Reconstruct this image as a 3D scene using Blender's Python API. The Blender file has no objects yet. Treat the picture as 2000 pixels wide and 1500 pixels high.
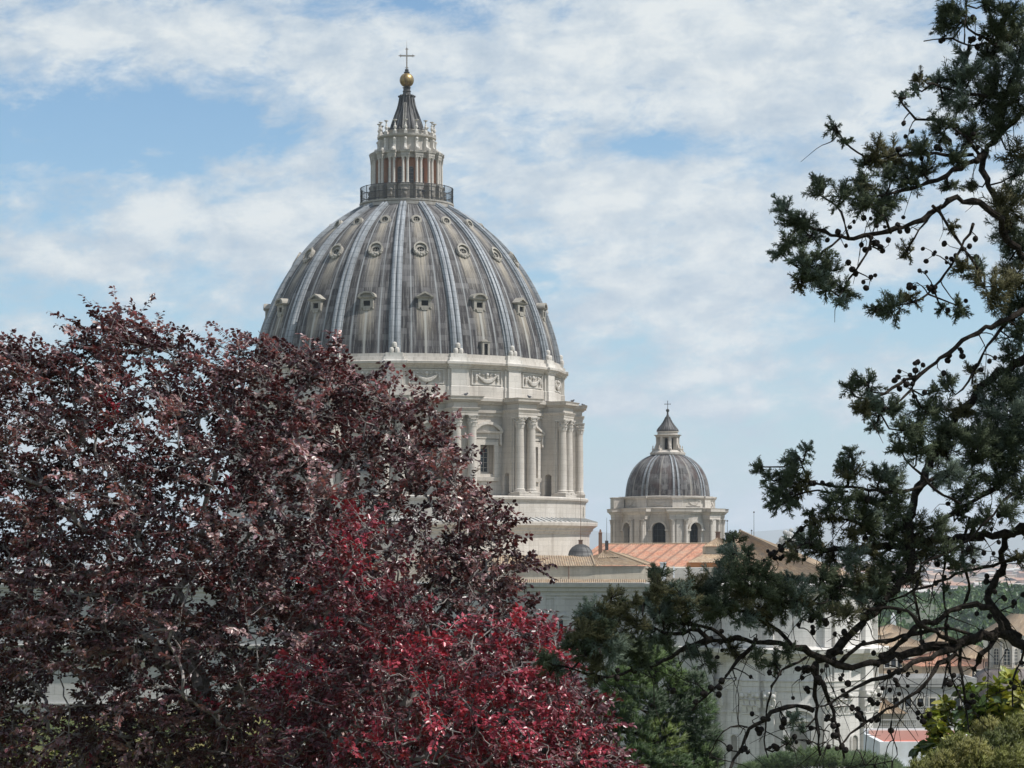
import bpy, math, random
import numpy as np
from mathutils import Matrix, Vector
R = math.radians
rng = np.random.default_rng(7); random.seed(7)
S = bpy.context.scene
C = S.collection
# ------------------------------------------------------------------ camera, sky, sun, exposure
F, HOR, EYE = 4600.0, 1075.0, 50.0            # focal length and horizon in photo pixels, eye height
cam_d = bpy.data.cameras.new('camera'); cam = bpy.data.objects.new('camera', cam_d); C.objects.link(cam)
cam.location = (0, 0, EYE); cam.rotation_euler = (R(90), 0, 0)
cam_d.sensor_width = 36; cam_d.lens = 36 * F / 2000; cam_d.shift_y = (HOR - 750) / 2000
cam_d.clip_start = 0.3; cam_d.clip_end = 60000
S.camera = cam
HAZE_D = 0.0001
SUN = Vector((0.56, -0.17, 0.80)).normalized()
SUN_EL = math.asin(SUN.z); SUN_AZ = math.atan2(SUN.x, SUN.y)
sl = bpy.data.lights.new('sun', 'SUN'); so = bpy.data.objects.new('sun', sl); C.objects.link(so)
sl.energy = 3.6; sl.angle = R(0.5); sl.color = (1.0, 0.965, 0.915)
so.rotation_euler = SUN.to_track_quat('Z', 'Y').to_euler(); so.location = (60, -40, 150)
S.view_settings.view_transform = 'Standard'; S.view_settings.look = 'None'
S.view_settings.exposure = 0.45; S.view_settings.gamma = 1.0
S.cycles.max_bounces = 6; S.cycles.diffuse_bounces = 3; S.cycles.glossy_bounces = 2
S.cycles.transmission_bounces = 3; S.cycles.transparent_max_bounces = 6; S.cycles.volume_bounces = 1
S.cycles.use_adaptive_sampling = True

class NT:
    """tiny helper that writes a node tree"""
    def __init__(s, nt): s.t = nt; nt.nodes.clear()
    def n(s, typ, inp=None, **kw):
        nd = s.t.nodes.new(typ)
        for k, v in kw.items(): setattr(nd, k, v)
        for k, v in (inp or {}).items(): s.set(nd.inputs[k], v)
        return nd
    def set(s, sock, v):
        if isinstance(v, bpy.types.NodeSocket): s.t.links.new(v, sock)
        elif isinstance(v, bpy.types.Node): s.t.links.new(v.outputs[0], sock)
        elif isinstance(v, (tuple, list)) and sock.type == 'RGBA' and len(v) == 3: sock.default_value = (*v, 1)
        else: sock.default_value = v
    def m(s, op, a, b=0.0, c=0.0, clamp=False):
        nd = s.t.nodes.new('ShaderNodeMath'); nd.operation = op; nd.use_clamp = clamp
        for i, v in enumerate((a, b, c)): s.set(nd.inputs[i], v)
        return nd.outputs[0]
    def mix(s, f, a, b, blend='MIX'):
        nd = s.t.nodes.new('ShaderNodeMix'); nd.data_type = 'RGBA'; nd.blend_type = blend; nd.clamp_factor = True
        s.set(nd.inputs[0], f); s.set(nd.inputs[6], a); s.set(nd.inputs[7], b)
        return nd.outputs[2]
    def ramp(s, f, *st):
        nd = s.t.nodes.new('ShaderNodeValToRGB'); s.set(nd.inputs[0], f)
        e = nd.color_ramp.elements
        while len(e) < len(st): e.new(0.5)
        for i, (p, c) in enumerate(st):
            e[i].position = p
            e[i].color = (*c, 1) if isinstance(c, tuple) else (c, c, c, 1)
        return nd.outputs[0]
    def noise(s, vec, scale, detail=4, rough=0.55, dist=0.0):
        nd = s.n('ShaderNodeTexNoise', {'Vector': vec, 'Scale': scale, 'Detail': detail, 'Roughness': rough, 'Distortion': dist})
        return nd.outputs[0]
    def vec(s, x, y, z): return s.n('ShaderNodeCombineXYZ', {0: x, 1: y, 2: z}).outputs[0]
    def vmul(s, v, k): return s.n('ShaderNodeVectorMath', {0: v, 1: k}, operation='MULTIPLY').outputs[0]
    def sep(s, v): return s.n('ShaderNodeSeparateXYZ', {0: v}).outputs

w = bpy.data.worlds.new('World'); S.world = w; w.use_nodes = True
T = NT(w.node_tree)
sky = T.n('ShaderNodeTexSky', sky_type='NISHITA', sun_disc=False, sun_elevation=SUN_EL, sun_rotation=SUN_AZ,
          altitude=80, air_density=1.0, dust_density=0.6, ozone_density=2.5)
dirv = T.n('ShaderNodeTexCoord').outputs['Generated']
dx, dy, dz = T.sep(dirv)
az = T.m('ARCTAN2', dx, dy)                                          # bearing from the view's axis
el = T.m('ARCTAN2', dz, T.m('SQRT', T.m('ADD', T.m('MULTIPLY', dx, dx), T.m('MULTIPLY', dy, dy))))
tilt = T.m('ADD', el, T.m('MULTIPLY', az, -0.10))
cvec = T.vec(T.m('MULTIPLY', az, 10.0), T.m('MULTIPLY', tilt, 22.0), 3.7)
n1 = T.noise(cvec, 1.0, 9, 0.60, 0.35)
n2 = T.noise(T.vec(T.m('MULTIPLY', az, 34.0), T.m('MULTIPLY', tilt, 72.0), 1.3), 1.0, 9, 0.66, 0.3)
n3 = T.noise(T.vec(T.m('MULTIPLY', az, 30.0), T.m('MULTIPLY', el, 52.0), 8.1), 1.0, 9, 0.64, 0.2)
cover = T.m('ADD', T.m('MULTIPLY', n1, 0.60), T.m('MULTIPLY', n2, 0.56))
n4 = T.noise(T.vec(T.m('MULTIPLY', az, 95.0), T.m('MULTIPLY', tilt, 165.0), 6.3), 1.0, 7, 0.65, 0.2)
cover = T.m('ADD', cover, T.m('MULTIPLY', T.m('SUBTRACT', n4, 0.5), 0.16))
# large banks and openings in the cloud deck: bearing, elevation, widths, weight
def bank(x, y, sx, sy, wt):
    a0 = math.atan((x - 1000) / F); e0 = math.atan((HOR - y) / F)
    u = T.m('MULTIPLY', T.m('SUBTRACT', az, a0), F / sx); v = T.m('MULTIPLY', T.m('SUBTRACT', el, e0), F / sy)
    q = T.m('ADD', T.m('MULTIPLY', u, u), T.m('MULTIPLY', v, v))
    return T.m('MULTIPLY', T.m('EXPONENT', T.m('MULTIPLY', q, -1.0)), wt)
for b in ((360, 245, 340, 75, -.20), (90, 300, 260, 60, -.10), (880, 30, 110, 45, -.16), (60, 470, 120, 70, -.06), (120, 590, 260, 45, -.12),
          (1300, 900, 420, 120, -.10), (1120, 690, 300, 60, -.05), (1850, 640, 300, 90, -.10), (1330, 280, 90, 25, -.12), (640, 130, 60, 40, .0),
          (230, 90, 420, 80, .10), (1450, 110, 600, 120, .16), (420, 420, 360, 75, .13), (1330, 370, 330, 60, .12), (700, 250, 260, 50, .10),
          (1430, 520, 190, 80, .12), (1180, 790, 130, 22, .14), (1390, 800, 110, 18, .10), (1000, 600, 500, 60, .06), (1250, 440, 300, 60, .06), (90, 520, 100, 30, .10)):
    cover = T.m('ADD', cover, bank(*b))
cmask = T.ramp(cover, (0.47, 0.0), (0.54, 0.40), (0.64, 0.92), (0.76, 1.0))
ccol = T.ramp(T.m('ADD', T.m('MULTIPLY', n3, 0.85), T.m('MULTIPLY', T.m('SUBTRACT', cover, 0.28), 0.50)), (0.43, (3.3, 4.05, 4.85)), (0.58, (4.5, 5.05, 5.5)), (0.72, (5.9, 6.2, 6.25)))
skyc = T.mix(1.0, sky.outputs[0], (0.70, 0.88, 0.95), 'MULTIPLY')
haze_low = T.ramp(el, (0.0, 0.55), (0.06, 0.30), (0.2, 0.0))
skyc = T.mix(haze_low, skyc, (3.2, 4.75, 5.8))
final = T.mix(cmask, skyc, ccol)
bg = T.n('ShaderNodeBackground', {'Color': final, 'Strength': 0.10})
T.n('ShaderNodeOutputWorld', {'Surface': bg})

# ------------------------------------------------------------------ materials
def mat(name, build, rough=0.8, spec=0.3, bump=None, metal=0.0, trans=None):
    m = bpy.data.materials.new(name); m.use_nodes = True; t = NT(m.node_tree)
    co = t.n('ShaderNodeTexCoord').outputs['Object']
    r = build(t, co); col, bmp = r if isinstance(r, tuple) and len(r) == 2 and not isinstance(r[0], (int, float)) else (r, None)
    b = t.n('ShaderNodeBsdfPrincipled', {'Base Color': col, 'Roughness': rough, 'Metallic': metal, 'Specular IOR Level': spec})
    if bmp is not None:
        t.set(b.inputs['Normal'], t.n('ShaderNodeBump', {'Height': bmp[0], 'Strength': bmp[1], 'Distance': bmp[2]}).outputs[0])
    out = b.outputs[0]
    if trans:
        tr = t.n('ShaderNodeBsdfTranslucent', {'Color': t.mix(1.0, col, trans[1], 'MULTIPLY')})
        out = t.n('ShaderNodeMixShader', {0: trans[0], 1: out, 2: tr.outputs[0]}).outputs[0]
    t.n('ShaderNodeOutputMaterial', {'Surface': out})
    return m
def stone_fn(lo, hi, dirt, curved=False, bw=2.1, bh=0.86, dirtamt=0.68):
    def f(t, co):
        x, y, z = t.sep(co)
        if curved: u = t.m('MULTIPLY', t.m('ARCTAN2', x, t.m('MULTIPLY', y, -1.0)), 25.4)
        else: u = t.m('ADD', t.m('MULTIPLY', x, 0.83), t.m('MULTIPLY', y, 0.56))
        br = t.n('ShaderNodeTexBrick', {'Vector': t.vec(u, z, 0.0), 'Color1': (0, 0, 0), 'Color2': (1, 1, 1), 'Mortar': (0.35, 0.35, 0.35),
                 'Scale': 1.0, 'Mortar Size': 0.018, 'Brick Width': bw, 'Row Height': bh, 'Bias': 0.0})
        big = t.noise(co, 0.22, 6, 0.6)
        fine = t.noise(t.vmul(co, (2.0, 2.0, 7.0)), 1.0, 5, 0.65)
        base = t.mix(t.ramp(big, (0.3, 0.0), (0.7, 1.0)), lo, hi)
        base = t.mix(t.m('MULTIPLY', br.outputs[0], 0.28), base, tuple(min(1, c * 0.80) for c in lo))
        base = t.mix(t.ramp(fine, (0.50, 0.0), (0.72, 0.45)), base, tuple(c * 0.72 for c in lo))
        base = t.mix(t.m('MULTIPLY', br.outputs[1], 0.55), base, tuple(c * 0.5 for c in lo))
        st = t.noise(t.vmul(co, (1.5, 1.5, 0.13)), 1.0, 6, 0.65)
        base = t.mix(t.ramp(st, (0.50, 0.0), (0.78, dirtamt)), base, dirt)
        return base, (t.m('SUBTRACT', fine, t.m('MULTIPLY', br.outputs[1], 0.8)), 0.25, 0.05)
    return f
M = {}
M['stone'] = mat('travertine', stone_fn((.48, .435, .38), (.62, .575, .52), (.25, .21, .18)), .85)
M['drum'] = mat('drum_travertine', stone_fn((.47, .425, .37), (.60, .555, .50), (.25, .21, .18), True), .85)
M['white'] = mat('cleaned_travertine', stone_fn((.60, .57, .53), (.76, .73, .69), (.32, .30, .27), dirtamt=.55), .85)
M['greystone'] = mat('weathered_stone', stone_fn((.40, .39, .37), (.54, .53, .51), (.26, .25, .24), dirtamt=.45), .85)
M['darkstone'] = mat('sooty_shade_stone', stone_fn((.26, .24, .21), (.40, .37, .33), (.09, .085, .08), dirtamt=.8), .85)  # sooty lantern stone, also the painted shade in the transept niches and window
M['lanternstone'] = mat('lantern_stone', stone_fn((.38, .35, .31), (.54, .50, .45), (.15, .135, .12), dirtamt=.75), .85)
M['plaster'] = mat('orange_plaster', lambda t, c: t.mix(t.ramp(t.noise(c, .9, 5), (.35, 0.), (.7, 1.)), (.46, .24, .16), (.56, .34, .24)), .9)
M['glass'] = mat('dark_glass', lambda t, c: t.mix(t.noise(c, .7, 2), (.012, .016, .020), (.04, .05, .06)), .12, .5)
M['black'] = mat('dark_opening', lambda t, c: (.008, .008, .009), .9)
M['iron'] = mat('wrought_iron', lambda t, c: t.mix(t.noise(c, 3., 3), (.03, .032, .034), (.07, .07, .07)), .6)
M['gold'] = mat('gilded_bronze', lambda t, c: t.mix(t.ramp(t.noise(t.vmul(c, (1.2, 1.2, .5)), 1.6, 6, .7), (.35, 0.), (.68, 1.)), (.16, .10, .05), (.50, .36, .16)), .42, .5, metal=.75)
M['steel'] = mat('bronze_cross_metal', lambda t, c: t.mix(t.noise(c, 2., 4), (.22, .19, .17), (.38, .35, .31)), .5, .5)
M['lightstone'] = mat('pale_stone', stone_fn((.54, .50, .45), (.67, .63, .575), (.30, .27, .23)), .85)
PH = R(-4.3)                                                          # bearing of the first of the sixteen ribs
def lead_fn(minor=False):
    def f(t, co):
        x, y, z = t.sep(co)
        a = t.m('ARCTAN2', x, t.m('MULTIPLY', y, -1.0))
        if minor: nb, ph, zr, rr = 8, R(12), (59.6, 67.2), 7.6
        else: nb, ph, zr, rr = 16, PH, (80.0, 106.5), 24.0
        u = t.m('MULTIPLY', t.m('SUBTRACT', a, ph), nb / (2 * math.pi))
        fr = t.m('SUBTRACT', t.m('FRACT', u), 0.5)                    # -0.5..0.5 across a bay
        fa = t.m('ABSOLUTE', fr)
        cell = t.m('FLOOR', u)
        ar = t.m('MULTIPLY', a, rr)
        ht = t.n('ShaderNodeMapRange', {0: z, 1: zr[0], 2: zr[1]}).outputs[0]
        n_big = t.noise(t.vec(t.m('MULTIPLY', ar, .35), t.m('MULTIPLY', z, .10), 0.), 1.0, 5, .6)
        n_st = t.noise(t.vec(t.m('MULTIPLY', ar, 2.2), t.m('MULTIPLY', z, .10), 2.), 1.0, 6, .65)
        n_f = t.noise(t.vec(t.m('MULTIPLY', ar, 3.4), t.m('MULTIPLY', z, .16), 5.), 1.0, 6, .75)
        col = t.mix(t.ramp(n_big, (.36, 0.), (.62, 1.)), (.020, .017, .019), (.055, .049, .051))
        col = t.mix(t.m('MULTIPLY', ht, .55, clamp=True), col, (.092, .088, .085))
        col = t.mix(t.ramp(n_st, (.50, 0.), (.68, .70)), col, (.21, .205, .20))
        col = t.mix(t.ramp(n_f, (.51, 0.), (.64, .72)), col, (.30, .29, .275))
        col = t.mix(t.ramp(n_f, (.33, .8), (.46, 0.)), col, (.024, .021, .022))
        # lead sheets of differing age
        br = t.n('ShaderNodeTexBrick', {'Vector': t.vec(ar, z, 0.0), 'Color1': (0, 0, 0), 'Color2': (1, 1, 1), 'Mortar': (.5, .5, .5), 'Scale': 1.0,
                 'Mortar Size': .03, 'Brick Width': 1.25, 'Row Height': .95, 'Bias': -.35}, offset=0.0)
        col = t.mix(t.ramp(t.n('ShaderNodeTexWhiteNoise', {'Vector': t.vec(t.m('FLOOR', t.m('MULTIPLY', ar, .8)), t.m('FLOOR', t.m('MULTIPLY', z, 1.053)), 0.)}).outputs[0], (.55, 0.), (1.0, .55)), col, (.20, .192, .188))
        col = t.mix(t.m('MULTIPLY', br.outputs[1], .5), col, (.03, .027, .027))
        if not minor:
            # lime run-off washed down under the stone dormers
            core = t.ramp(t.m('ADD', fa, t.m('MULTIPLY', t.m('SUBTRACT', n_st, .5), .35)), (.05, 1.), (.16, 0.))
            def run(z0, z1): return t.m('MULTIPLY', t.n('ShaderNodeMapRange', {0: z, 1: z1, 2: z0}).outputs[0], t.m('LESS_THAN', z, z0))
            amt = t.m('MAXIMUM', run(88.6, 82.0), t.m('MAXIMUM', run(97.0, 90.6), run(102.9, 98.0)))
            amt = t.m('MULTIPLY', t.m('MULTIPLY', core, amt), t.ramp(n_f, (.36, .45), (.60, 1.7)), clamp=True)
            col = t.mix(t.m('MULTIPLY', amt, .80, clamp=True), col, (.37, .325, .26))
            side = t.m('MULTIPLY', t.ramp(t.m('ABSOLUTE', t.m('SUBTRACT', fa, .235)), (.006, 1.), (.022, 0.)), t.ramp(n_st, (.35, .25), (.6, .9)))
            col = t.mix(side, col, (.38, .39, .39))
            mid = t.m('MULTIPLY', t.ramp(fa, (.012, 1.), (.028, 0.)), t.m('LESS_THAN', z, 88.0))
            col = t.mix(t.m('MULTIPLY', mid, .75), col, (.40, .39, .36))
        else:
            side = t.ramp(t.m('ABSOLUTE', t.m('SUBTRACT', fa, .0)), (.018, .8), (.04, 0.))
            col = t.mix(side, col, (.30, .28, .25)); col = t.mix(t.ramp(t.noise(t.vec(t.m('MULTIPLY', ar, .9), t.m('MULTIPLY', z, .5), 9.), 1.0, 7, .7), (.50, 0.), (.66, .7)), col, (.27, .26, .25)); col = t.mix(t.ramp(t.noise(t.vec(t.m('MULTIPLY', ar, .5), t.m('MULTIPLY', z, .4), 4.), 1.0, 5, .6), (.48, 0.), (.62, .6)), col, (.075, .045, .04))
        return col, (t.m('SUBTRACT', n_f, t.m('MULTIPLY', br.outputs[1], .7)), .35, .08)
    return f
M['lead'] = mat('lead_sheet', lead_fn(), .75, .15)
M['weathered'] = mat('lichened_stone', stone_fn((.30, .275, .235), (.43, .40, .35), (.12, .11, .10), dirtamt=.85), .9)
M['minorlead'] = mat('minor_lead_sheet', lead_fn(True), .75, .15)
def riblead(t, co):
    x, y, z = t.sep(co)
    n = t.noise(t.vmul(co, (2.2, .3, .16)), 1.0, 6, .65); n2 = t.noise(t.vmul(co, (1.5, 1., .9)), 1.0, 4, .6)
    col = t.mix(t.ramp(n, (.34, 0.), (.62, 1.)), (.17, .18, .19), (.33, .35, .37))
    col = t.mix(t.ramp(n2, (.52, 0.), (.72, .6)), col, (.12, .125, .13))
    seam = t.m('LESS_THAN', t.m('FRACT', t.m('MULTIPLY', z, 1.05)), .09)
    return t.mix(t.m('MULTIPLY', seam, .5), col, (.06, .062, .065))
M['riblead'] = mat('pale_rib_lead', riblead, .55, .4)
def spirelead(t, co):
    x, y, z = t.sep(co)
    a = t.m('ARCTAN2', x, y)
    n = t.noise(t.vec(t.m('MULTIPLY', a, 7.), t.m('MULTIPLY', z, .35), 0.), 1.0, 6, .65)
    return t.ramp(n, (.38, (.022, .021, .023)), (.54, (.070, .067, .066)), (.68, (.27, .26, .245)))
M['spirelead'] = mat('streaked_spire_lead', spirelead, .6)
def tile_fn(a, b, c, stripe):
    def f(t, co):
        uv = t.n('ShaderNodeUVMap').outputs[0]; u, v, _ = t.sep(uv)
        cell = t.n('ShaderNodeTexVoronoi', {'Vector': t.vec(t.m('MULTIPLY', u, 2.86), t.m('MULTIPLY', v, 1.6), 0.), 'Scale': 1.0}).outputs[1]
        cx = t.sep(cell)[0]
        col = t.mix(cx, a, b)
        col = t.mix(t.ramp(t.noise(uv, .35, 5, .65), (.42, 0.), (.70, .8)), col, c)
        col = t.mix(t.ramp(t.noise(t.vec(t.m('MULTIPLY', u, 3.), t.m('MULTIPLY', v, .4), 3.), 1.0, 5, .7), (.52, 0.), (.74, .7)), col, (.10, .075, .055))
        if stripe:
            s = t.ramp(t.m('ABSOLUTE', t.m('SUBTRACT', t.m('FRACT', t.m('MULTIPLY', u, 1 / 2.05)), .5)), (.08, .70), (.15, 0.))
            col = t.mix(s, col, (.17, .10, .07))
        return col
    return f
M['redtile'] = mat('red_tile', tile_fn((.34, .14, .085), (.50, .25, .16), (.36, .27, .20), True), .85)
M['browntile'] = mat('brown_tile', tile_fn((.30, .20, .125), (.43, .33, .22), (.24, .20, .16), False), .9)
M['ochre'] = mat('ochre_wall', stone_fn((.44, .38, .29), (.58, .51, .41), (.28, .23, .18)), .9)
M['cream'] = mat('cream_plaster', lambda t, c: t.mix(t.noise(c, .3, 5), (.60, .44, .30), (.68, .52, .37)), .9)
M['palecream'] = mat('pale_plaster', lambda t, c: t.mix(t.noise(c, .3, 5), (.62, .58, .50), (.72, .68, .60)), .9)
M['pink'] = mat('pink_plaster', lambda t, c: t.mix(t.noise(c, .5, 5), (.56, .35, .28), (.64, .45, .37)), .9)
M['whitepaint'] = mat('white_paint', lambda t, c: t.mix(t.ramp(t.noise(c, .8, 6), (.4, 0.), (.7, 1.)), (.74, .75, .76), (.62, .62, .60)), .8)
M['terracotta'] = mat('terrace_red', lambda t, c: t.mix(t.noise(c, 1.2, 5), (.45, .13, .10), (.55, .22, .17)), .8)
M['brown'] = mat('brown_paint', lambda t, c: t.mix(t.noise(c, 2., 4), (.14, .075, .05), (.22, .13, .09)), .8)
M['orangeband'] = mat('orange_plaster_band', lambda t, c: t.mix(t.noise(c, 1., 4), (.52, .20, .07), (.60, .28, .12)), .9)
M['bark'] = mat('dark_bark', lambda t, c: (t.mix(t.ramp(t.noise(t.vmul(c, (40, 40, 40)), 1.0, 6, .7), (.35, 0.), (.68, 1.)), (.014, .011, .010), (.062, .052, .043)), (t.noise(c, 90., 5, .7), .9, .01)), .95, .1)
M['greybark'] = mat('pale_grey_bark', lambda t, c: t.mix(t.ramp(t.noise(c, 14., 6, .7), (.36, 0.), (.62, 1.)), (.12, .105, .10), (.34, .31, .29)), .85, .2)
def vcol(name, attr='tone', mul=None, **kw):
    return mat(name, lambda t, c: t.n('ShaderNodeAttribute', attribute_name=attr).outputs[0], **kw)
M['beechleaf'] = vcol('copper_leaf', rough=.34, spec=.55, trans=(.13, (2.4, .9, .8)))
M['greenleaf'] = vcol('green_leaf', rough=.45, spec=.45, trans=(.22, (1.3, 1.3, .6)))
M['scaleleaf'] = vcol('scale_leaf', rough=.65, spec=.25, trans=(.12, (1.2, 1.2, .8)))
M['cone'] = mat('cone_scales', lambda t, c: (t.mix(t.ramp(t.noise(c, 120., 4, .6), (.36, 0.), (.66, 1.)), (.010, .008, .008), (.042, .034, .030)), (t.noise(c, 160., 3), .8, .004)), .85, .15)
M['skin'] = mat('skin', lambda t, c: (.42, .26, .19), .6)
M['cloth'] = mat('navy_cloth', lambda t, c: t.mix(t.noise(c, 9., 3), (.018, .02, .03), (.035, .038, .05)), .9)
M['hair'] = mat('dark_hair', lambda t, c: (.02, .014, .01), .7)
M['feather'] = mat('grey_feathers', lambda t, c: t.mix(t.noise(c, 12., 3), (.05, .05, .055), (.13, .13, .14)), .7)
def ground_fn(t, c):
    n = t.noise(c, .05, 8, .65); n2 = t.noise(c, .9, 6, .7)
    col = t.mix(t.ramp(n, (.40, 0.), (.62, 1.)), (.045, .070, .022), (.19, .155, .060))
    return t.mix(t.ramp(n2, (.45, 0.), (.75, .5)), col, (.06, .075, .03))
M['ground'] = mat('grass_ground', ground_fn, .95, .1)
M['plain'] = mat('hill_scrub', lambda t, c: t.mix(t.noise(c, .004, 8, .65), (.07, .09, .06), (.16, .16, .12)), .95, .1)

# ------------------------------------------------------------------ mesh helpers
class MB:
    def __init__(s): s.v = []; s.f = []; s.uv = None
    def add(s, vs, fs, X=None):
        o = len(s.v)
        if X is not None: vs = [tuple(X @ Vector(v)) for v in vs]
        s.v.extend(tuple(v) for v in vs); s.f.extend(tuple(i + o for i in f) for f in fs); return s
    def box(s, x0, x1, y0, y1, z0, z1, X=None):
        vs = [(x, y, z) for z in (z0, z1) for y in (y0, y1) for x in (x0, x1)]
        return s.add(vs, [(0, 2, 3, 1), (4, 5, 7, 6), (0, 1, 5, 4), (2, 6, 7, 3), (0, 4, 6, 2), (1, 3, 7, 5)], X)
    def loft(s, rings, X=None, cap=True, closed=True):
        n = len(rings[0]); vs = [p for r in rings for p in r]; fs = []
        for i in range(len(rings) - 1):
            for j in range(n if closed else n - 1):
                k = (j + 1) % n
                fs.append((i * n + j, i * n + k, (i + 1) * n + k, (i + 1) * n + j))
        if cap: fs.append(tuple(reversed(range(n)))); fs.append(tuple(range((len(rings) - 1) * n, len(rings) * n)))
        return s.add(vs, fs, X)
    def ressaut(s, prof, hu, wf, wb, X=None):
        """moulded block facing -Y: prof = (overhang, z) from bottom to top, half width hu, front wf, back wb"""
        return s.loft([[(-hu - o, -wb, z), (-hu - o, -wf - o, z), (hu + o, -wf - o, z), (hu + o, -wb, z)] for o, z in prof], X)
    def lathe(s, prof, n=48, a0=0.0, a1=2 * math.pi, X=None, cap=False):
        full = abs(a1 - a0 - 2 * math.pi) < 1e-6; m = n if full else n + 1
        vs = []; fs = []
        for r, z in prof:
            for j in range(m):
                a = a0 + (a1 - a0) * j / n
                vs.append((r * math.sin(a), -r * math.cos(a), z))
        for i in range(len(prof) - 1):
            for j in range(n):
                k = (j + 1) % m
                fs.append((i * m + j, i * m + k, (i + 1) * m + k, (i + 1) * m + j))
        if cap and full: fs.append(tuple(range((len(prof) - 1) * m, len(prof) * m)))
        return s.add(vs, fs, X)
    def prism(s, poly, y0, y1, X=None):
        """polygon in (x,z), counter-clockwise seen from -Y, from y0 (front) to y1 (back)"""
        n = len(poly); vs = [(x, y0, z) for x, z in poly] + [(x, y1, z) for x, z in poly]
        fs = [tuple(range(n)), tuple(reversed(range(n, 2 * n)))] + [(j, j + n, (j + 1) % n + n, (j + 1) % n) for j in range(n)]
        return s.add(vs, fs, X)
    def strip(s, inner, outer, y0, y1, X=None):
        """moulding between two (x,z) polylines of equal length"""
        n = len(inner)
        for j in range(n - 1): s.prism([inner[j], inner[j + 1], outer[j + 1], outer[j]], y0, y1, X)
        return s
    def tube(s, pts, rad, k=6):
        P = [np.asarray(p, float) for p in pts]; n = len(P); vs = []; fs = []
        rad = rad if hasattr(rad, '__len__') else [rad] * n
        up = np.array([0.3, 0.2, 0.93])
        for i in range(n):
            d = P[min(i + 1, n - 1)] - P[max(i - 1, 0)]; d = d / (np.linalg.norm(d) + 1e-9)
            a = np.cross(d, up); a /= np.linalg.norm(a) + 1e-9; b = np.cross(d, a)
            for j in range(k):
                t = 2 * math.pi * j / k
                vs.append(P[i] + rad[i] * (a * math.cos(t) + b * math.sin(t)))
        for i in range(n - 1):
            for j in range(k):
                q = (j + 1) % k; fs.append((i * k + j, (i + 1) * k + j, (i + 1) * k + q, i * k + q))
        fs.append(tuple(range(k))); fs.append(tuple(reversed(range((n - 1) * k, n * k))))
        return s.add(vs, fs)
    def ball(s, c, r, nu=10, nv=6, sq=(1, 1, 1)):
        vs = []; fs = []
        for i in range(nv + 1):
            t = math.pi * i / nv
            for j in range(nu):
                a = 2 * math.pi * j / nu
                vs.append((c[0] + sq[0] * r * math.sin(t) * math.cos(a), c[1] + sq[1] * r * math.sin(t) * math.sin(a), c[2] - sq[2] * r * math.cos(t)))
        for i in range(nv):
            for j in range(nu):
                k = (j + 1) % nu; fs.append((i * nu + j, i * nu + k, (i + 1) * nu + k, (i + 1) * nu + j))
        return s.add(vs, fs)
    def mesh(s, name, smooth=False):
        me = bpy.data.meshes.new(name); me.from_pydata(s.v, [], s.f)
        if s.uv is not None:
            l = me.uv_layers.new(name='UVMap'); vi = np.empty(len(me.loops), np.int32); me.loops.foreach_get('vertex_index', vi)
            l.data.foreach_set('uv', np.asarray(s.uv, np.float32)[vi].ravel())
        if smooth: me.polygons.foreach_set('use_smooth', [True] * len(me.polygons))
        me.update(); return me
def tag(o, label=None, cat=None, group=None, kind=None):
    for k, v in (('label', label), ('category', cat), ('group', group), ('kind', kind)):
        if v: o[k] = v
    return o
def link(name, me, m, parent=None, loc=None, rz=0.0, world=False):
    o = bpy.data.objects.new(name, me); C.objects.link(o)
    if m is not None and me is not None and not me.materials: me.materials.append(m)
    if loc is not None: o.location = loc
    o.rotation_euler.z = rz
    if parent is not None:
        o.parent = parent
        if world and parent.name in PINV: o.matrix_parent_inverse = PINV[parent.name]
    return o
def obj(name, mb, m, parent=None, loc=None, rz=0.0, smooth=False, world=False):
    return link(name, mb.mesh(name, smooth), M[m], parent, loc, rz, world)
PINV = {}
def empty(name, loc, rz, label, cat, group=None):
    o = bpy.data.objects.new(name, None); C.objects.link(o); o.location = loc; o.rotation_euler.z = rz; o.empty_display_size = .5
    PINV[o.name] = (Matrix.Translation(loc) @ Matrix.Rotation(rz, 4, 'Z')).inverted()
    return tag(o, label, cat, group)
def P(x, y, Y): return np.array([(x - 1000) / F * Y, Y, EYE + (HOR - y) / F * Y])
def npmesh(name, V, faces, k, tone=None, smooth=False):
    """fast mesh from arrays: V (n,3), faces (m,k)"""
    me = bpy.data.meshes.new(name); nv, nf = len(V), len(faces)
    me.vertices.add(nv); me.vertices.foreach_set('co', np.asarray(V, np.float32).ravel())
    me.loops.add(nf * k); me.polygons.add(nf)
    me.loops.foreach_set('vertex_index', np.asarray(faces, np.int32).ravel())
    me.polygons.foreach_set('loop_start', np.arange(0, nf * k, k, dtype=np.int32))
    me.polygons.foreach_set('loop_total', np.full(nf, k, np.int32))
    if smooth: me.polygons.foreach_set('use_smooth', np.ones(nf, bool))
    if tone is not None:
        at = me.attributes.new('tone', 'FLOAT_COLOR', 'POINT')
        at.data.foreach_set('color', np.concatenate([tone, np.ones((nv, 1))], 1).astype(np.float32).ravel())
    me.update(); me.validate(); return me
def arch(hw, z0, zs, n=10, rise=None):
    """opening outline: up the right jamb, round the head, down the left jamb"""
    rise = hw if rise is None else rise
    return [(hw, z0)] + [(hw * math.cos(math.pi * i / n), zs + rise * math.sin(math.pi * i / n)) for i in range(n + 1)] + [(-hw, z0)]


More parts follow.
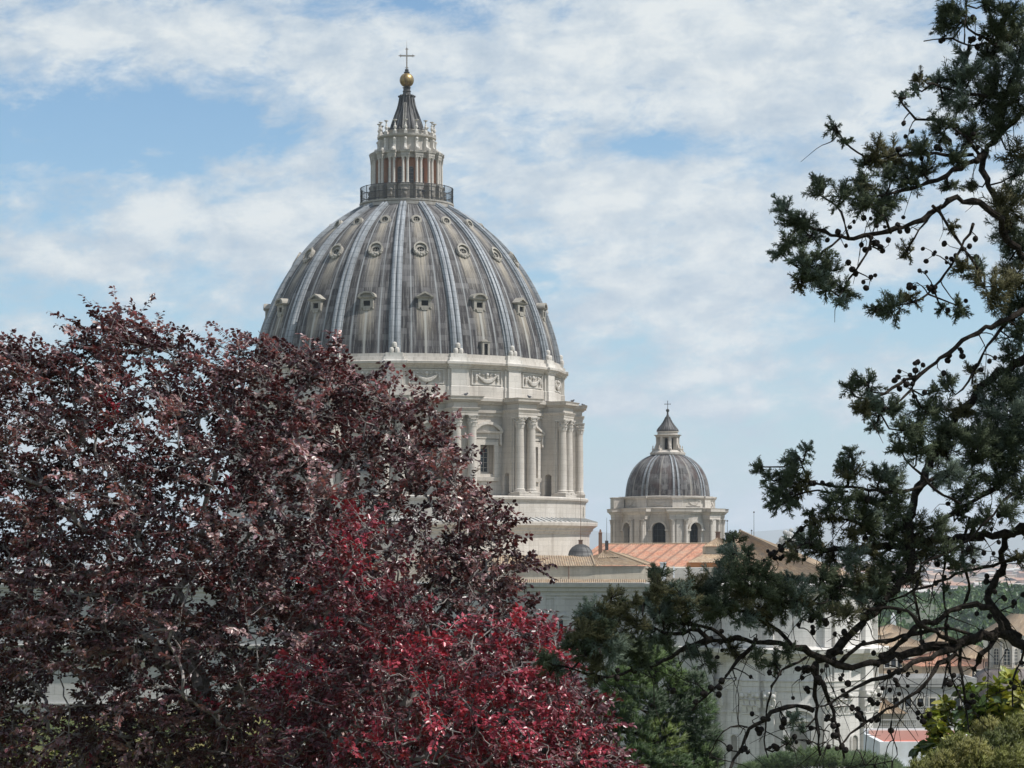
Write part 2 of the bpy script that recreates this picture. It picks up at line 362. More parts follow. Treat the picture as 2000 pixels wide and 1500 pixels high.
# ------------------------------------------------------------------ the basilica: one building, its great dome at the Empty's axis
DX, DY = (794.5 - 1000) / F * 390, 390.0
DROT = math.atan2(-DX, DY)
bas = empty('basilica', (DX, DY, 0), DROT, 'huge pale stone basilica with great ribbed grey dome, smaller dome and tiled roofs', 'basilica')
def multi(name, parts, parent=None, loc=None, rz=0.0, smooth=False, world=False):
    """one mesh object from several (MB, material) pieces"""
    big = MB(); idx = []
    for mb, m in parts: big.add(mb.v, mb.f)
    me = big.mesh(name, smooth); k = 0; mi = []
    for i, (mb, m) in enumerate(parts): me.materials.append(M[m]); mi += [i] * len(mb.f)
    me.polygons.foreach_set('material_index', mi); me.update()
    return link(name, me, None, parent, loc, rz, world)
def copies(first, angles, parent):
    out = [first]; first.rotation_euler.z = angles[0]
    for a in angles[1:]:
        o = first.copy(); C.objects.link(o); o.parent = parent; o.rotation_euler.z = a; out.append(o)
    return out
def smooth_curve(pts, n):
    p = np.array(pts, float); d = np.concatenate([[0], np.cumsum(np.linalg.norm(np.diff(p, axis=0), axis=1))])
    m = np.gradient(p, d, axis=0); t = np.linspace(0, d[-1], n); out = []
    for x in t:
        i = min(np.searchsorted(d, x, 'right') - 1, len(p) - 2); h = d[i + 1] - d[i]; s = (x - d[i]) / h
        out.append((2*s**3-3*s**2+1)*p[i] + (s**3-2*s**2+s)*h*m[i] + (-2*s**3+3*s**2)*p[i+1] + (s**3-s**2)*h*m[i+1])
    return np.array(out)
BAY = R(22.5)
vis = lambda off=0.0: [a for a in (PH + off + BAY * k for k in range(-5, 6)) if abs(a) < R(106)]
seen = vis(); bays = vis(BAY / 2)
# --- drum wall with sixteen window openings
WA = math.asin(1.28 / 25.2); WZ0, WZ1 = 62.0, 66.5
mb = MB()
for k in range(16):
    c = PH + BAY * (k + .5)
    mb.lathe([(25.2, 58.6), (25.2, 71.0)], 5, c - BAY / 2, c - WA); mb.lathe([(25.2, 58.6), (25.2, 71.0)], 5, c + WA, c + BAY / 2)
    mb.lathe([(25.2, 58.6), (25.2, WZ0)], 2, c - WA, c + WA); mb.lathe([(25.2, WZ1), (25.2, 71.0)], 2, c - WA, c + WA)
    X = Matrix.Rotation(c, 4, 'Z'); h = 1.28; y0, y1 = -25.17, -23.6; g = .30
    mb.add([(-h, y0, WZ0), (-h, y1, WZ0), (-h, y1, WZ1), (-h, y0, WZ1)], [(0, 3, 2, 1)], X)
    mb.add([(h, y0, WZ0), (h, y1, WZ0), (h, y1, WZ1), (h, y0, WZ1)], [(0, 1, 2, 3)], X)
    mb.add([(-h, y0, WZ1), (h, y0, WZ1), (h, y1, WZ1), (-h, y1, WZ1)], [(0, 1, 2, 3)], X)
    mb.add([(-h, y0, WZ0), (h, y0, WZ0), (h, y1, WZ0), (-h, y1, WZ0)], [(0, 3, 2, 1)], X)
# entablature of the wall between the buttresses
mb.lathe([(25.2, 71.0), (25.5, 71.0), (25.55, 71.45), (25.75, 71.5), (25.8, 71.9), (25.5, 71.95), (25.5, 72.75), (25.8, 72.8), (26.1, 73.15), (26.5, 73.3), (26.55, 73.75), (25.3, 74.0)], 128)
drum = obj('drum', mb, 'drum', bas)
# --- drum windows: frame, brackets and alternating pediments, a dark pane each
def drum_window(tri):
    b = MB()
    for s in (-1, 1):
        b.box(s * 1.62 - .34, s * 1.62 + .34, -25.62, -24.9, 61.5, 67.0); b.box(s * 2.06 - .09, s * 2.06 + .09, -25.42, -24.9, 61.3, 67.35)
        b.prism([(s * 2.42 - .17, 66.7), (s * 2.42 + .17, 66.4), (s * 2.42 + .17, 68.3), (s * 2.42 - .17, 68.3)], -25.75, -24.9)
    b.box(-1.28, 1.28, -25.62, -24.9, 66.5, 67.0); b.box(-2.15, 2.15, -25.45, -24.9, 67.0, 67.35)
    b.ressaut([(0, 60.9), (.06, 61.2), (.12, 61.45), (.12, 61.5)], 2.1, 25.6, 24.9)
    b.box(-2.5, 2.5, -25.5, -24.9, 67.5, 68.3)
    b.ressaut([(0, 68.3), (.12, 68.36), (.2, 68.6), (.22, 68.66)], 2.5, 25.75, 24.9)
    if tri:
        inn = [(2.35, 68.66), (0, 69.75), (-2.35, 68.66)]; out = [(2.9, 68.66), (0, 70.15), (-2.9, 68.66)]
    else:
        inn = [(2.3 * math.sin(t), 67.35 + 2.3 * (math.cos(t) * 1.0) - .02) for t in np.linspace(.98, -.98, 15)]
        inn = [(x * 1.15, max(68.66, 68.66 + (z - 68.63) * 1.05)) for x, z in inn]; out = [(x * 1.27, 68.66 + (z - 68.66) * 1.12 + .34 * math.sin(math.pi * i / 14) ** .5) for i, (x, z) in enumerate(inn)]
    b.strip(inn, out, -25.98, -24.9)
    b.prism(inn, -25.45, -24.95)
    return b
wins = []
for k, a in enumerate(bays):
    o = obj('window', drum_window(k % 2 == 1), 'stone', bas, rz=a); wins.append(o)
pane = MB().box(-1.27, 1.27, -23.8, -23.7, WZ0 + .02, WZ1 - .02)
pf = MB()
for x in (-1.15, 1.15): pf.box(x - .12, x + .12, -23.95, -23.8, WZ0, WZ1)
for z in (WZ0 + .15, WZ1 - .35): pf.box(-1.03, 1.03, -23.95, -23.8, z - .14, z + .2)
for x in (-.35, .35): pf.box(x - .03, x + .03, -23.88, -23.8, WZ0 + .3, WZ1 - .3)
for z in np.arange(WZ0 + 1, WZ1 - .5, .8): pf.box(-1.0, 1.0, -23.87, -23.8, z - .03, z + .03)
p0 = multi('window_pane', [(pane, 'glass'), (pf, 'stone')], wins[0])
for o in wins[1:]: c = p0.copy(); C.objects.link(c); c.parent = o
# --- the sixteen buttresses with their paired columns
b = MB()
for s in (-1, 1): pass
b.box(-1.95, 1.95, -27.95, -26.95, 58.8, 62.6); b.box(-1.95, 1.95, -25.75, -25.0, 58.8, 62.6)
aw, az_ = 26.35, 61.0
prev = None
for i in range(9):                                                    # arched passage through the spur
    t = math.pi * i / 8; q = (aw + .6 * math.cos(t), 61.6 + .6 * math.sin(t))
    if prev:
        b.loft([[(-1.95, -prev[0], prev[1]), (1.95, -prev[0], prev[1]), (1.95, -prev[0], 62.6), (-1.95, -prev[0], 62.6)],
                [(-1.95, -q[0], q[1]), (1.95, -q[0], q[1]), (1.95, -q[0], 62.6), (-1.95, -q[0], 62.6)]])
    prev = q
b.box(-1.94, 1.94, -27.94, -25.0, 62.6, 70.9)
for s in (-1, 1): b.box(s * 2.02 - .09, s * 2.02 + .09, -27.6, -26.98, 59.2, 70.88)   # pilaster on each flank
b.box(-2.2, 2.2, -29.5, -26.97, 58.55, 58.95); b.box(-2.1, 2.1, -25.72, -25.0, 58.55, 58.95)
but = obj('buttress', b, 'drum', bas)
e = MB()
e.ressaut([(0, 70.9), (0, 71.25), (.06, 71.27), (.06, 71.6), (.12, 71.62), (.26, 71.9), (.3, 71.95), (.3, 72.05)], 2.02, 29.1, 25.2)
e.ressaut([(-.02, 72.05), (-.02, 72.85), (.08, 72.9)], 1.98, 29.05, 25.2)
e.ressaut([(.0, 72.9), (.3, 73.05), (.34, 73.2), (.62, 73.26), (.66, 73.55), (.78, 73.72), (.8, 73.8)], 2.0, 29.08, 25.2)
ent = obj('entablature', e, 'stone', but)
def column(cx, cw, r, z0, z1, hcap, k=18, leaves=8):
    """shaft with entasis and base; returns (shaft, capital)"""
    c = MB(); X = Matrix.Translation((cx, -cw, 0)); hb = r * .62
    c.box(-r * 1.42, r * 1.42, -r * 1.42, r * 1.42, z0, z0 + hb * .4, X)
    c.lathe([(r * 1.36, z0 + hb * .4), (r * 1.42, z0 + hb * .55), (r * 1.36, z0 + hb * .75), (r * 1.14, z0 + hb * .85), (r * 1.12, z0 + hb * 1.05), (r * 1.2, z0 + hb * 1.15), (r * 1.2, z0 + hb * 1.35), (r, z0 + hb * 1.6)], k, X=X)
    H = z1 - hcap - z0
    c.lathe([(r, z0 + hb * 1.6), (r, z0 + H * .33), (r * .97, z0 + H * .6), (r * .87, z1 - hcap - .1), (r * .95, z1 - hcap - .08), (r * .95, z1 - hcap)], k, X=X)
    q = MB(); zc = z1 - hcap; h = hcap
    q.lathe([(r * .84, zc), (r * .86, zc + h * .5), (r * .98, zc + h * .72), (r * 1.12, zc + h * .86)], k, X=X)
    for row, (n, zz, hh, out) in enumerate(((leaves, 0, .42, .28), (leaves, .28, .42, .36))):
        for j in range(n):
            a = 2 * math.pi * (j + .5 * row) / n; Y = X @ Matrix.Rotation(a, 4, 'Z'); wd = r * .34
            q.loft([[(-wd, -r * .84, zc + h * zz), (wd, -r * .84, zc + h * zz), (wd, -r * .92, zc + h * zz), (-wd, -r * .92, zc + h * zz)],
                    [(-wd, -r * .9, zc + h * (zz + hh * .8)), (wd, -r * .9, zc + h * (zz + hh * .8)), (wd, -r * 1.08, zc + h * (zz + hh * .8)), (-wd, -r * 1.08, zc + h * (zz + hh * .8))],
                    [(-wd * .5, -r * (.95 + out * .4), zc + h * (zz + hh)), (wd * .5, -r * (.95 + out * .4), zc + h * (zz + hh)), (wd * .5, -r * (1 + out), zc + h * (zz + hh * .92)), (-wd * .5, -r * (1 + out), zc + h * (zz + hh * .92))]], Y)
    for j in range(4):
        a = math.pi / 4 + j * math.pi / 2
        q.ball((cx + r * 1.32 * math.sin(a), -cw - r * 1.32 * math.cos(a), zc + h * .80), r * .22, 8, 5)
    ab = r * 1.28
    q.loft([[(sx * ab * m, sy * ab * m, zz) for sx, sy in ((-1, -1), (0, -.82), (1, -1), (.82, 0), (1, 1), (0, .82), (-1, 1), (-.82, 0))] for zz, m in ((zc + h * .87, .94), (zc + h * .93, 1.0), (zc + h, 1.02))], X)
    return c, q
cols = []
for s in (-1, 1):
    sh, cp = column(s * 1.26, 28.5, .73, 58.95, 70.9, 1.72)
    cols.append((sh.mesh('column'), cp.mesh('capital')))
buts = copies(but, seen, bas)
for i, o in enumerate(buts):
    if i: c = ent.copy(); C.objects.link(c); c.parent = o
    for a, q in cols:
        link('column', a, M['stone'], o); link('capital', q, M['lightstone'], o)
# --- base rings under the drum
mb = MB()
mb.lathe([(30.25, 38.0), (30.25, 52.6), (30.45, 52.7), (30.5, 53.0), (30.8, 53.2), (30.9, 53.55), (31.2, 53.75), (31.55, 53.95), (31.6, 54.4), (31.5, 54.55)], 128)
mb.lathe([(29.55, 55.0), (29.6, 57.55), (29.7, 57.6), (29.75, 57.85), (30.05, 58.0), (30.1, 58.3), (29.9, 58.5), (25.0, 58.62)], 128)
for a in (R(-62), R(30), R(77)):
    X = Matrix.Rotation(a, 4, 'Z'); mb.box(-.45, .45, -29.75, -29.45, 55.6, 57.1, X)
obj('drum_base', mb, 'drum', bas)
mb = MB(); mb.lathe([(31.55, 54.52), (29.5, 55.15)], 128); ro = MB()
for j in range(150):
    X = Matrix.Rotation(2 * math.pi * j / 150, 4, 'Z'); ro.loft([[(-.09, -31.6, 54.52), (.09, -31.6, 54.52), (.09, -31.6, 54.68), (-.09, -31.6, 54.68)], [(-.09, -29.6, 55.13), (.09, -29.6, 55.13), (.09, -29.6, 55.27), (-.09, -29.6, 55.27)]], X)
mb.add(ro.v, ro.f); obj('skirt_roof', mb, 'greystone', bas)
# --- attic with garlands
mb = MB()
mb.lathe([(25.6, 73.95), (25.6, 75.55), (25.42, 75.7), (25.4, 78.2), (25.6, 78.25), (25.65, 78.5), (25.95, 78.6), (26.0, 78.8), (26.4, 78.95), (26.45, 79.3), (25.95, 79.42), (25.85, 79.95), (25.5, 80.0), (25.45, 80.55), (24.6, 80.6)], 128)
attic = obj('attic', mb, 'drum', bas)
b = MB()
b.ressaut([(.08, 73.95), (.08, 75.5), (0, 75.6), (0, 78.25)], 1.28, 26.1, 25.0); b.ressaut([(.05, 73.97), (.05, 75.45), (-.03, 75.55), (-.03, 78.23)], 1.75, 25.75, 25.0)
b.ressaut([(0, 78.25), (.1, 78.3), (.12, 78.5), (.35, 78.62), (.38, 78.85), (.62, 78.97), (.65, 79.32), (.15, 79.45), (.1, 79.98)], 1.5, 26.12, 25.0)
b.ressaut([(0, 80.0), (0, 80.62)], 1.35, 25.95, 24.4)
copies(obj('attic_pilaster', b, 'lightstone', attic), seen, attic)
b = MB()                                                              # carved garland hung between two knots
b.box(-2.75, 2.75, -25.50, -25.2, 75.85, 76.0); b.box(-2.75, 2.75, -25.50, -25.2, 77.95, 78.1)
for s in (-1, 1): b.box(s * 2.68 - .07, s * 2.68 + .07, -25.49, -25.2, 76.0, 77.95)
for i in range(23):
    t = -1 + 2 * i / 22; z = 76.45 + .95 * t * t; rr = .10 + .13 * (1 - t * t)
    b.ball((1.75 * t, -25.55, z), rr * 1.05, 7, 5); b.ball((1.75 * t + .06, -25.58, z - rr * .8), rr * .8, 7, 5)
    if abs(t) < .75: b.ball((1.75 * t - .05, -25.62, z + rr * .6), rr * .7, 7, 5)
for s in (-1, 1):
    for dz_, rr in ((1.0, .17), (.8, .2), (.55, .22), (.3, .2), (.12, .15)): b.ball((s * 1.98, -25.56, 76.35 + dz_), rr, 7, 5)
    b.ball((s * 1.45, -25.55, 77.5), .16, 7, 5); b.ball((s * .8, -25.5, 77.55), .15, 7, 5); b.ball((s * .62, -25.5, 77.4), .13, 7, 5)
b.ball((0, -25.6, 77.45), .25, 8, 6, (1, 1, 1.2)); b.ball((0, -25.55, 77.05), .16, 7, 5)
copies(obj('garland', b, 'lightstone', attic), bays, attic)
# --- dome shell, ribs, dormers
prof = smooth_curve([(25.0, 80.3), (24.62, 82.6), (23.9, 85.5), (22.8, 88.7), (21.25, 92.2), (19.1, 95.9), (17.1, 98.6), (15.0, 100.9), (12.65, 102.95), (10.3, 104.65), (7.4, 106.4)], 44)
shell = obj('dome_shell', MB().lathe([tuple(p) for p in prof], 192), 'lead', bas, smooth=True)
rat = lambda z: float(np.interp(z, prof[:, 1], prof[:, 0]))
tan = np.gradient(prof, axis=0); tan /= np.linalg.norm(tan, axis=1)[:, None]
nor = np.stack([tan[:, 1], -tan[:, 0]], 1)
rings = []
for i, (p, n) in enumerate(zip(prof, nor)):
    s = i / (len(prof) - 1); hw = .98 - .36 * s; hh = 1.0 - .22 * s
    rings.append([(u * hw, -(p[0] + n[0] * h * hh), p[1] + n[1] * h * hh) for u, h in ((-1, -.25), (-1, .24), (-.80, .26), (-.74, .58), (-.42, .66), (-.13, .58), (-.11, .34), (.11, .34), (.13, .58), (.42, .66), (.74, .58), (.80, .26), (1, .24), (1, -.25))])
copies(obj('rib', MB().loft(rings), 'riblead', shell), seen, shell)
b = MB()
for u, z0, w_ in ((-.42, 80.62, 25.62), (.42, 80.62, 25.62), (0, 81.45, 25.45)):
    b.lathe([(.36, z0), (.40, z0 + .25), (.38, z0 + .6), (.26, z0 + .8), (.02, z0 + .86)], 12, X=Matrix.Translation((u, -w_, 0)))
copies(obj('stone_mount', b, 'lightstone', shell), seen, shell)
def dormer_low(tri):
    b = MB(); d = MB(); w_ = 23.05
    for s in (-1, 1): b.box(s * .78 - .24, s * .78 + .24, -w_ - .25, -21.0, 87.9, 89.3)
    b.box(-.54, .54, -w_ - .22, -21.0, 87.75, 88.15); b.box(-.54, .54, -w_ - .22, -21.0, 88.98, 89.3)
    b.prism([(-.7, 87.9), (-.45, 87.45), (.45, 87.45), (.7, 87.9)], -w_ - .35, -22)
    for s in (-1, 1): b.ball((s * .95, -w_ - .1, 87.75), .2, 8, 5)
    b.ressaut([(0, 89.3), (.1, 89.36), (.2, 89.5), (.22, 89.56)], 1.2, w_ + .3, 20.5)
    if tri: inn = [(1.0, 89.56), (0, 90.1), (-1.0, 89.56)]; out = [(1.42, 89.56), (0, 90.42), (-1.42, 89.56)]
    else:
        inn = [(1.02 * math.cos(t), 89.56 + .62 * math.sin(t)) for t in np.linspace(0, math.pi, 11)]; out = [(1.42 * math.cos(t), 89.56 + .88 * math.sin(t)) for t in np.linspace(0, math.pi, 11)]
    b.strip(inn, out, -w_ - .55, -19.8); b.prism(inn, -w_ - .1, -20)
    d.box(-.54, .54, -w_ + .05, -21, 88.1, 89.0)
    return [(b, 'weathered'), (d, 'black')]
for k, a in enumerate(bays): multi('dormer_window', dormer_low(k % 2 == 1), shell, rz=a)
def dormer_mid():
    b = MB(); d = MB(); w_ = 0.0; zc = 0.0
    X = Matrix.Translation((0, -rat(97.5) - .05, 97.5)) @ Matrix.Rotation(R(-30), 4, 'X') @ Matrix.Diagonal((.88, .88, .88, 1))
    el = lambda rx, rz, n=20, a0=0, a1=2 * math.pi: [(rx * math.cos(t), zc + rz * math.sin(t)) for t in np.linspace(a0, a1, n + 1)]
    b.strip(el(.66, .55), el(.95, .98), -.28, 1.2, X)
    b.strip(el(1.05, 1.15, 14, -.5, math.pi + .5), el(1.30, 1.48, 14, -.5, math.pi + .5), -.62, 1.6, X)      # shell hood
    b.strip(el(.94, .96, 14, -.2, math.pi + .2), el(1.06, 1.16, 14, -.2, math.pi + .2), -.12, 1.2, X)
    for x, z, r_ in ((-.95, -.85, .26), (.95, -.85, .26), (-.45, -1.15, .3), (.45, -1.15, .3), (0, -1.0, .3), (0, -1.45, .22), (0, 1.45, .3), (-.3, 1.4, .2), (.3, 1.4, .2), (-1.2, -.55, .2), (1.2, -.55, .2)):
        b.ball(X @ Vector((x, -.3, zc + z)), r_, 8, 6, (1, .8, 1))
    d.prism(el(.66, .55)[:-1], -.03, 1.0, X)
    for x in (-.22, .22): b.box(x - .03, x + .03, -.08, -.035, -.5, .5, X)
    b.box(-.62, .62, -.08, -.035, -.03, .03, X)
    return [(b, 'weathered'), (d, 'black')]
copies(multi('dormer_window', dormer_mid(), shell), bays, shell)
def dormer_top():
    b = MB(); d = MB(); zc = 0
    X = Matrix.Translation((0, -rat(102.9) - .02, 102.9)) @ Matrix.Rotation(R(-24), 4, 'X')
    el = lambda r_, n=20: [(r_ * math.cos(t), r_ * math.sin(t)) for t in np.linspace(0, 2 * math.pi, n + 1)]
    b.strip(el(.52), el(.78), -.38, 1.6, X); b.strip(el(.78), el(.92), -.22, 1.4, X)
    d.prism(el(.52)[:-1], -.12, 1.2, X)
    for v in (-.17, .17): b.box(v - .03, v + .03, -.2, -.1, -.5, .5, X); b.box(-.5, .5, -.19, -.11, v - .03, v + .03, X)
    return [(b, 'weathered'), (d, 'black')]
copies(multi('oculus_window', dormer_top(), shell), bays, shell)
b = MB(); d = MB(); w_ = 25.0                                         # the little door at the dome's foot
for s in (-1, 1): b.box(s * .5 - .16, s * .5 + .16, -w_ - .25, -24, 80.62, 82.35)
b.box(-.66, .66, -w_ - .25, -24, 82.35, 82.55); b.ressaut([(0, 82.55), (.12, 82.62), (.14, 82.72)], .7, w_ + .25, 24); d.box(-.34, .34, -w_ - .02, -24.3, 80.62, 82.35)
b.prism([(.5, 82.72), (0, 83.05), (-.5, 82.72)], -w_ - .2, -24)
multi('dome_door', [(b, 'weathered'), (d, 'black')], shell, rz=PH + 1.5 * BAY)
# --- lantern
PL = R(-2.4); lang = [PL + BAY * k for k in range(-5, 6)]
mb = MB()
mb.lathe([(7.45, 106.2), (7.75, 106.3), (7.8, 106.75), (7.55, 106.85), (7.8, 106.95), (7.85, 107.2), (4.6, 107.25)], 96)
mb.lathe([(4.95, 107.2), (4.95, 110.0), (4.5, 110.02)], 64)
mb.lathe([(4.5, 114.3), (5.35, 114.3), (5.4, 114.6), (5.3, 114.62), (5.3, 114.95), (5.5, 115.0), (5.75, 115.2), (5.75, 115.35), (4.3, 115.42), (4.3, 117.75), (4.5, 117.8), (4.6, 117.95), (4.85, 118.0), (4.9, 118.25), (3.0, 118.3)], 96)
mb.lathe([(3.75, 118.28), (3.75, 118.95), (3.95, 119.0), (3.95, 119.12), (3.5, 119.14), (2.6, 119.2)], 64)
lant = obj('lantern', mb, 'lanternstone', bas)
obj('lantern_wall', MB().lathe([(4.5, 110.0), (4.5, 114.32)], 64), 'plaster', lant)
b = MB(); d = MB(); fr = MB()
o_ = arch(.34, 110.15, 112.45); d.prism(o_[:-1] if False else o_, -4.62, -4.3)
fr.strip(o_, [(x * 1.22, z + (.09 if z > 112.5 else 0)) for x, z in o_], -4.7, -4.3)
for x in (-.12, .12): fr.box(x - .02, x + .02, -4.66, -4.6, 110.15, 112.9)
for z in (110.7, 111.3, 111.9, 112.5): fr.box(-.33, .33, -4.655, -4.6, z - .02, z + .02)
copies(multi('lantern_window', [(d, 'glass'), (fr, 'darkstone')], lant), [a + BAY / 2 for a in lang], lant)
b = MB()
b.ressaut([(.06, 107.22), (.06, 107.55), (0, 107.6), (0, 109.6), (.08, 109.65), (.1, 110.0)], .68, 6.15, 4.7)
b.ball((0, -6.2, 108.9), .34, 8, 6, (1.1, .7, 1)); b.ball((0, -6.25, 108.2), .28, 8, 6, (1.0, .8, 1.4)); b.prism([(.2, 107.7), (.2, 109.3), (-.2, 109.3), (-.2, 107.7)][::-1], -6.25, -6.0)
pier = obj('lantern_pier', b, 'darkstone', lant)
b = MB(); b.ressaut([(0, 114.28), (0, 114.55), (.05, 114.58), (.05, 114.9), (.16, 115.05), (.2, 115.3), (.22, 115.38)], .64, 6.02, 4.4)
pent = multi('pier_entablature', [(b, 'lanternstone'), (MB().box(-.42, .42, -5.45, -4.4, 110.0, 114.28), 'plaster')], pier)
pm = []
for s in (-1, 1):
    sh, cp = column(s * .36, 5.74, .235, 110.0, 114.28, .55, 10, 6); sh.add(cp.v, cp.f); pm.append(sh.mesh('lantern_column'))
piers = copies(pier, lang, lant)
for i, o in enumerate(piers):
    if i: c = pent.copy(); C.objects.link(c); c.parent = o
    for q in pm: link('lantern_column', q, M['lightstone'], o)
b = MB()                                                              # scroll consoles of the lantern attic
sp = [(5.55, 115.4), (5.65, 115.75), (5.35, 116.0), (5.0, 116.15), (4.85, 116.6), (4.9, 117.1), (4.95, 117.6), (4.3, 117.75)]
b.loft([[(x, -w_, z) for w_, z in sp] + [(x, -4.2, 115.4)] for x in (-.2, .2)])
b.ball((0, -4.8, 117.45), .26, 8, 6, (1, 1, 1)); b.ball((0, -5.4, 115.75), .3, 8, 6)
copies(obj('scroll_console', b, 'lightstone', lant), lang, lant)
b = MB()
b.ressaut([(0, 118.28), (0, 118.75)], .27, 4.85, 4.3)
b.lathe([(.26, 118.75), (.2, 118.95), (.12, 119.05), (.25, 119.25), (.27, 119.5), (.12, 119.75), (.16, 119.85), (.09, 120.0), (.10, 120.35), (.22, 120.45), (.36, 120.5), (.36, 120.6), (.05, 120.62)], 10, X=Matrix.Translation((0, -4.57, 0)))
copies(obj('candelabrum', b, 'lightstone', lant), [PL + BAY * k for k in range(-8, 8)], lant)
sprof = smooth_curve([(2.75, 119.1), (2.62, 119.9), (2.0, 121.8), (1.42, 123.4), (1.08, 125.1)], 16)
mb = MB(); mb.lathe([tuple(p) for p in sprof] + [(1.2, 125.2), (1.2, 125.35), (.66, 125.5), (.62, 125.9), (.72, 126.0), (.6, 126.1), (.56, 126.5), (.74, 126.6), (.4, 126.72)], 48)
for k in range(16):
    a = PL + BAY * k; X = Matrix.Rotation(a, 4, 'Z')
    mb.loft([[(-.13, -p[0] + .1, p[1]), (.13, -p[0] + .1, p[1]), (.13, -p[0] - .16, p[1]), (-.13, -p[0] - .16, p[1])] for p in sprof], X)
    if k % 2 == 0: q = X @ Vector((0, -1.28, 125.15)); mb.ball(q, .2, 8, 5)
    q = X @ Vector((0, -2.9, 119.4)); mb.ball(q, .26, 8, 5, (1, 1, 1.3))
spire = obj('spire', mb, 'spirelead', bas)
b = MB()
for s in (-1, 1): b.tube([(s * .2, -p[0] - .3, p[1]) for p in sprof[1:13]], .03, 4)
for i in range(24):
    p = sprof[1] + (sprof[12] - sprof[1]) * i / 23; rr = float(np.interp(p[1], sprof[:, 1], sprof[:, 0])); b.tube([(-.2, -rr - .3, p[1]), (.2, -rr - .3, p[1])], .025, 4)
obj('ladder', b, 'lightstone', spire, rz=R(-9))
orb = obj('orb', MB().ball((0, 0, 0), 1.19, 32, 20), 'gold', bas, loc=(0, 0, 127.85), smooth=True)
mb = MB(); mb.lathe([(.35, 128.95), (.45, 129.05), (.5, 129.2), (.28, 129.3), (.34, 129.55), (.2, 129.75)], 12)
obj('orb_finial', mb, 'iron', orb, loc=(0, 0, -127.85))
b = MB(); zc = 131.9
b.box(-.11, .11, -.09, .09, 129.6, 133.0); b.box(-1.05, -.11, -.085, .085, zc - .11, zc + .11); b.box(.11, 1.05, -.085, .085, zc - .11, zc + .11)
def fleur(x, z, ux, uz):
    for k, l, wd in ((0, .42, .14), (1, .30, .12), (-1, .30, .12)):
        dx_, dz_ = (ux, uz) if k == 0 else (-uz * k, ux * k); px, pz = -dz_, dx_
        b.prism([(x - px * wd, z - pz * wd), (x + dx_ * l, z + dz_ * l), (x + px * wd, z + pz * wd), (x - dx_ * .05, z - dz_ * .05)], -.075, .075)
fleur(-1.0, zc, -1, 0); fleur(1.0, zc, 1, 0); fleur(0, 133.0, 0, 1); fleur(0, 129.95, 0, -1)
b.tube([(0, 0, 133.0), (0, 0, 134.5)], [.04, .012], 5)
obj('cross', b, 'steel', bas)
b = MB(); RR = 7.68
for k in range(200):
    a = 2 * math.pi * k / 200; x, y = RR * math.sin(a), -RR * math.cos(a); b.box(x - .02, x + .02, y - .02, y + .02, 107.25, 109.75)
for z in (107.5, 108.6, 109.75): b.lathe([(RR - .05, z - .04), (RR + .05, z - .04), (RR + .05, z + .05), (RR - .05, z + .05), (RR - .05, z - .04)], 96)
for k in range(16): a = PL + BAY * (k + .5); b.box(RR * math.sin(a) - .06, RR * math.sin(a) + .06, -RR * math.cos(a) - .06, -RR * math.cos(a) + .06, 107.25, 109.85)
for z in np.arange(107.62, 108.6, .2): b.lathe([(RR - .012, z - .012), (RR + .012, z), (RR - .012, z + .012)], 96)
obj('railing', b, 'iron', bas)

# ------------------------------------------------------------------ the smaller dome, further off to the right
MX, MY = (1304 - 1000) / F * 425, 425.0
ml = PINV['basilica'] @ Vector((MX, MY, 0)); mrot = -math.atan2(MX, MY) - DROT
m8 = lambda d, n=8: [R(d + 45 * k) for k in range(n)]
mb = MB(); wa = math.asin(1.22 / 8.75); c8 = R(45) / 2
for a in m8(34.5):
    mb.lathe([(8.75, 42.0), (8.75, 56.5)], 6, a - c8, a - wa); mb.lathe([(8.75, 42.0), (8.75, 56.5)], 6, a + wa, a + c8)
    X = Matrix.Rotation(a, 4, 'Z'); o_ = arch(1.22, 42, 53.75, 12)
    for i in range(1, len(o_) - 2):
        (x0, z0), (x1, z1) = o_[i], o_[i + 1]
        f0, f1 = [math.sqrt(max(0, 8.75 ** 2 - x * x)) for x in (x0, x1)]
        mb.add([(x0, -f0, z0), (x1, -f1, z1), (x1, -f1, 56.5), (x0, -f0, 56.5)], [(0, 3, 2, 1)], X)
    for i in range(len(o_) - 1):
        (x0, z0), (x1, z1) = o_[i], o_[i + 1]
        mb.add([(x0, -8.72, z0), (x1, -8.72, z1), (x1, -7.5, z1), (x0, -7.5, z0)], [(0, 1, 2, 3)], X)
    mb.strip(o_[1:-1], [(x * 1.28, 53.75 + (z - 53.75) * 1.28) for x, z in o_[1:-1]], -8.95, -8.4, X)
    for s in (-1, 1): mb.box(s * 1.5 - .34, s * 1.5 + .34, -9.0, -8.4, 53.45, 53.78, X)
mb.lathe([(8.75, 56.4), (9.0, 56.42), (9.0, 56.6), (9.25, 56.8), (9.3, 57.35), (9.45, 57.5), (8.3, 57.62)], 64)
mb.lathe([(8.2, 57.6), (8.2, 59.1), (8.35, 59.15), (8.6, 59.35), (8.62, 59.6), (7.5, 59.7)], 64)
mdrum = obj('minor_drum', mb, 'stone', bas, loc=ml, rz=mrot)
b = MB(); b.box(-1.2, 1.2, -7.65, -7.55, 42.0, 55.0); g2 = MB()
for x in (-.4, .4): g2.box(x - .03, x + .03, -7.72, -7.65, 42, 55)
for z in np.arange(46, 55, 1.1): g2.box(-1.2, 1.2, -7.71, -7.65, z - .03, z + .03)
copies(multi('minor_window', [(b, 'black'), (g2, 'iron')], mdrum), [a for a in m8(34.5) if math.cos(a) > -.2], mdrum)
b = MB()
b.box(-1.55, 1.55, -9.75, -8.5, 42, 55.5); b.box(-.52, .52, -9.95, -9.7, 42, 55.48)
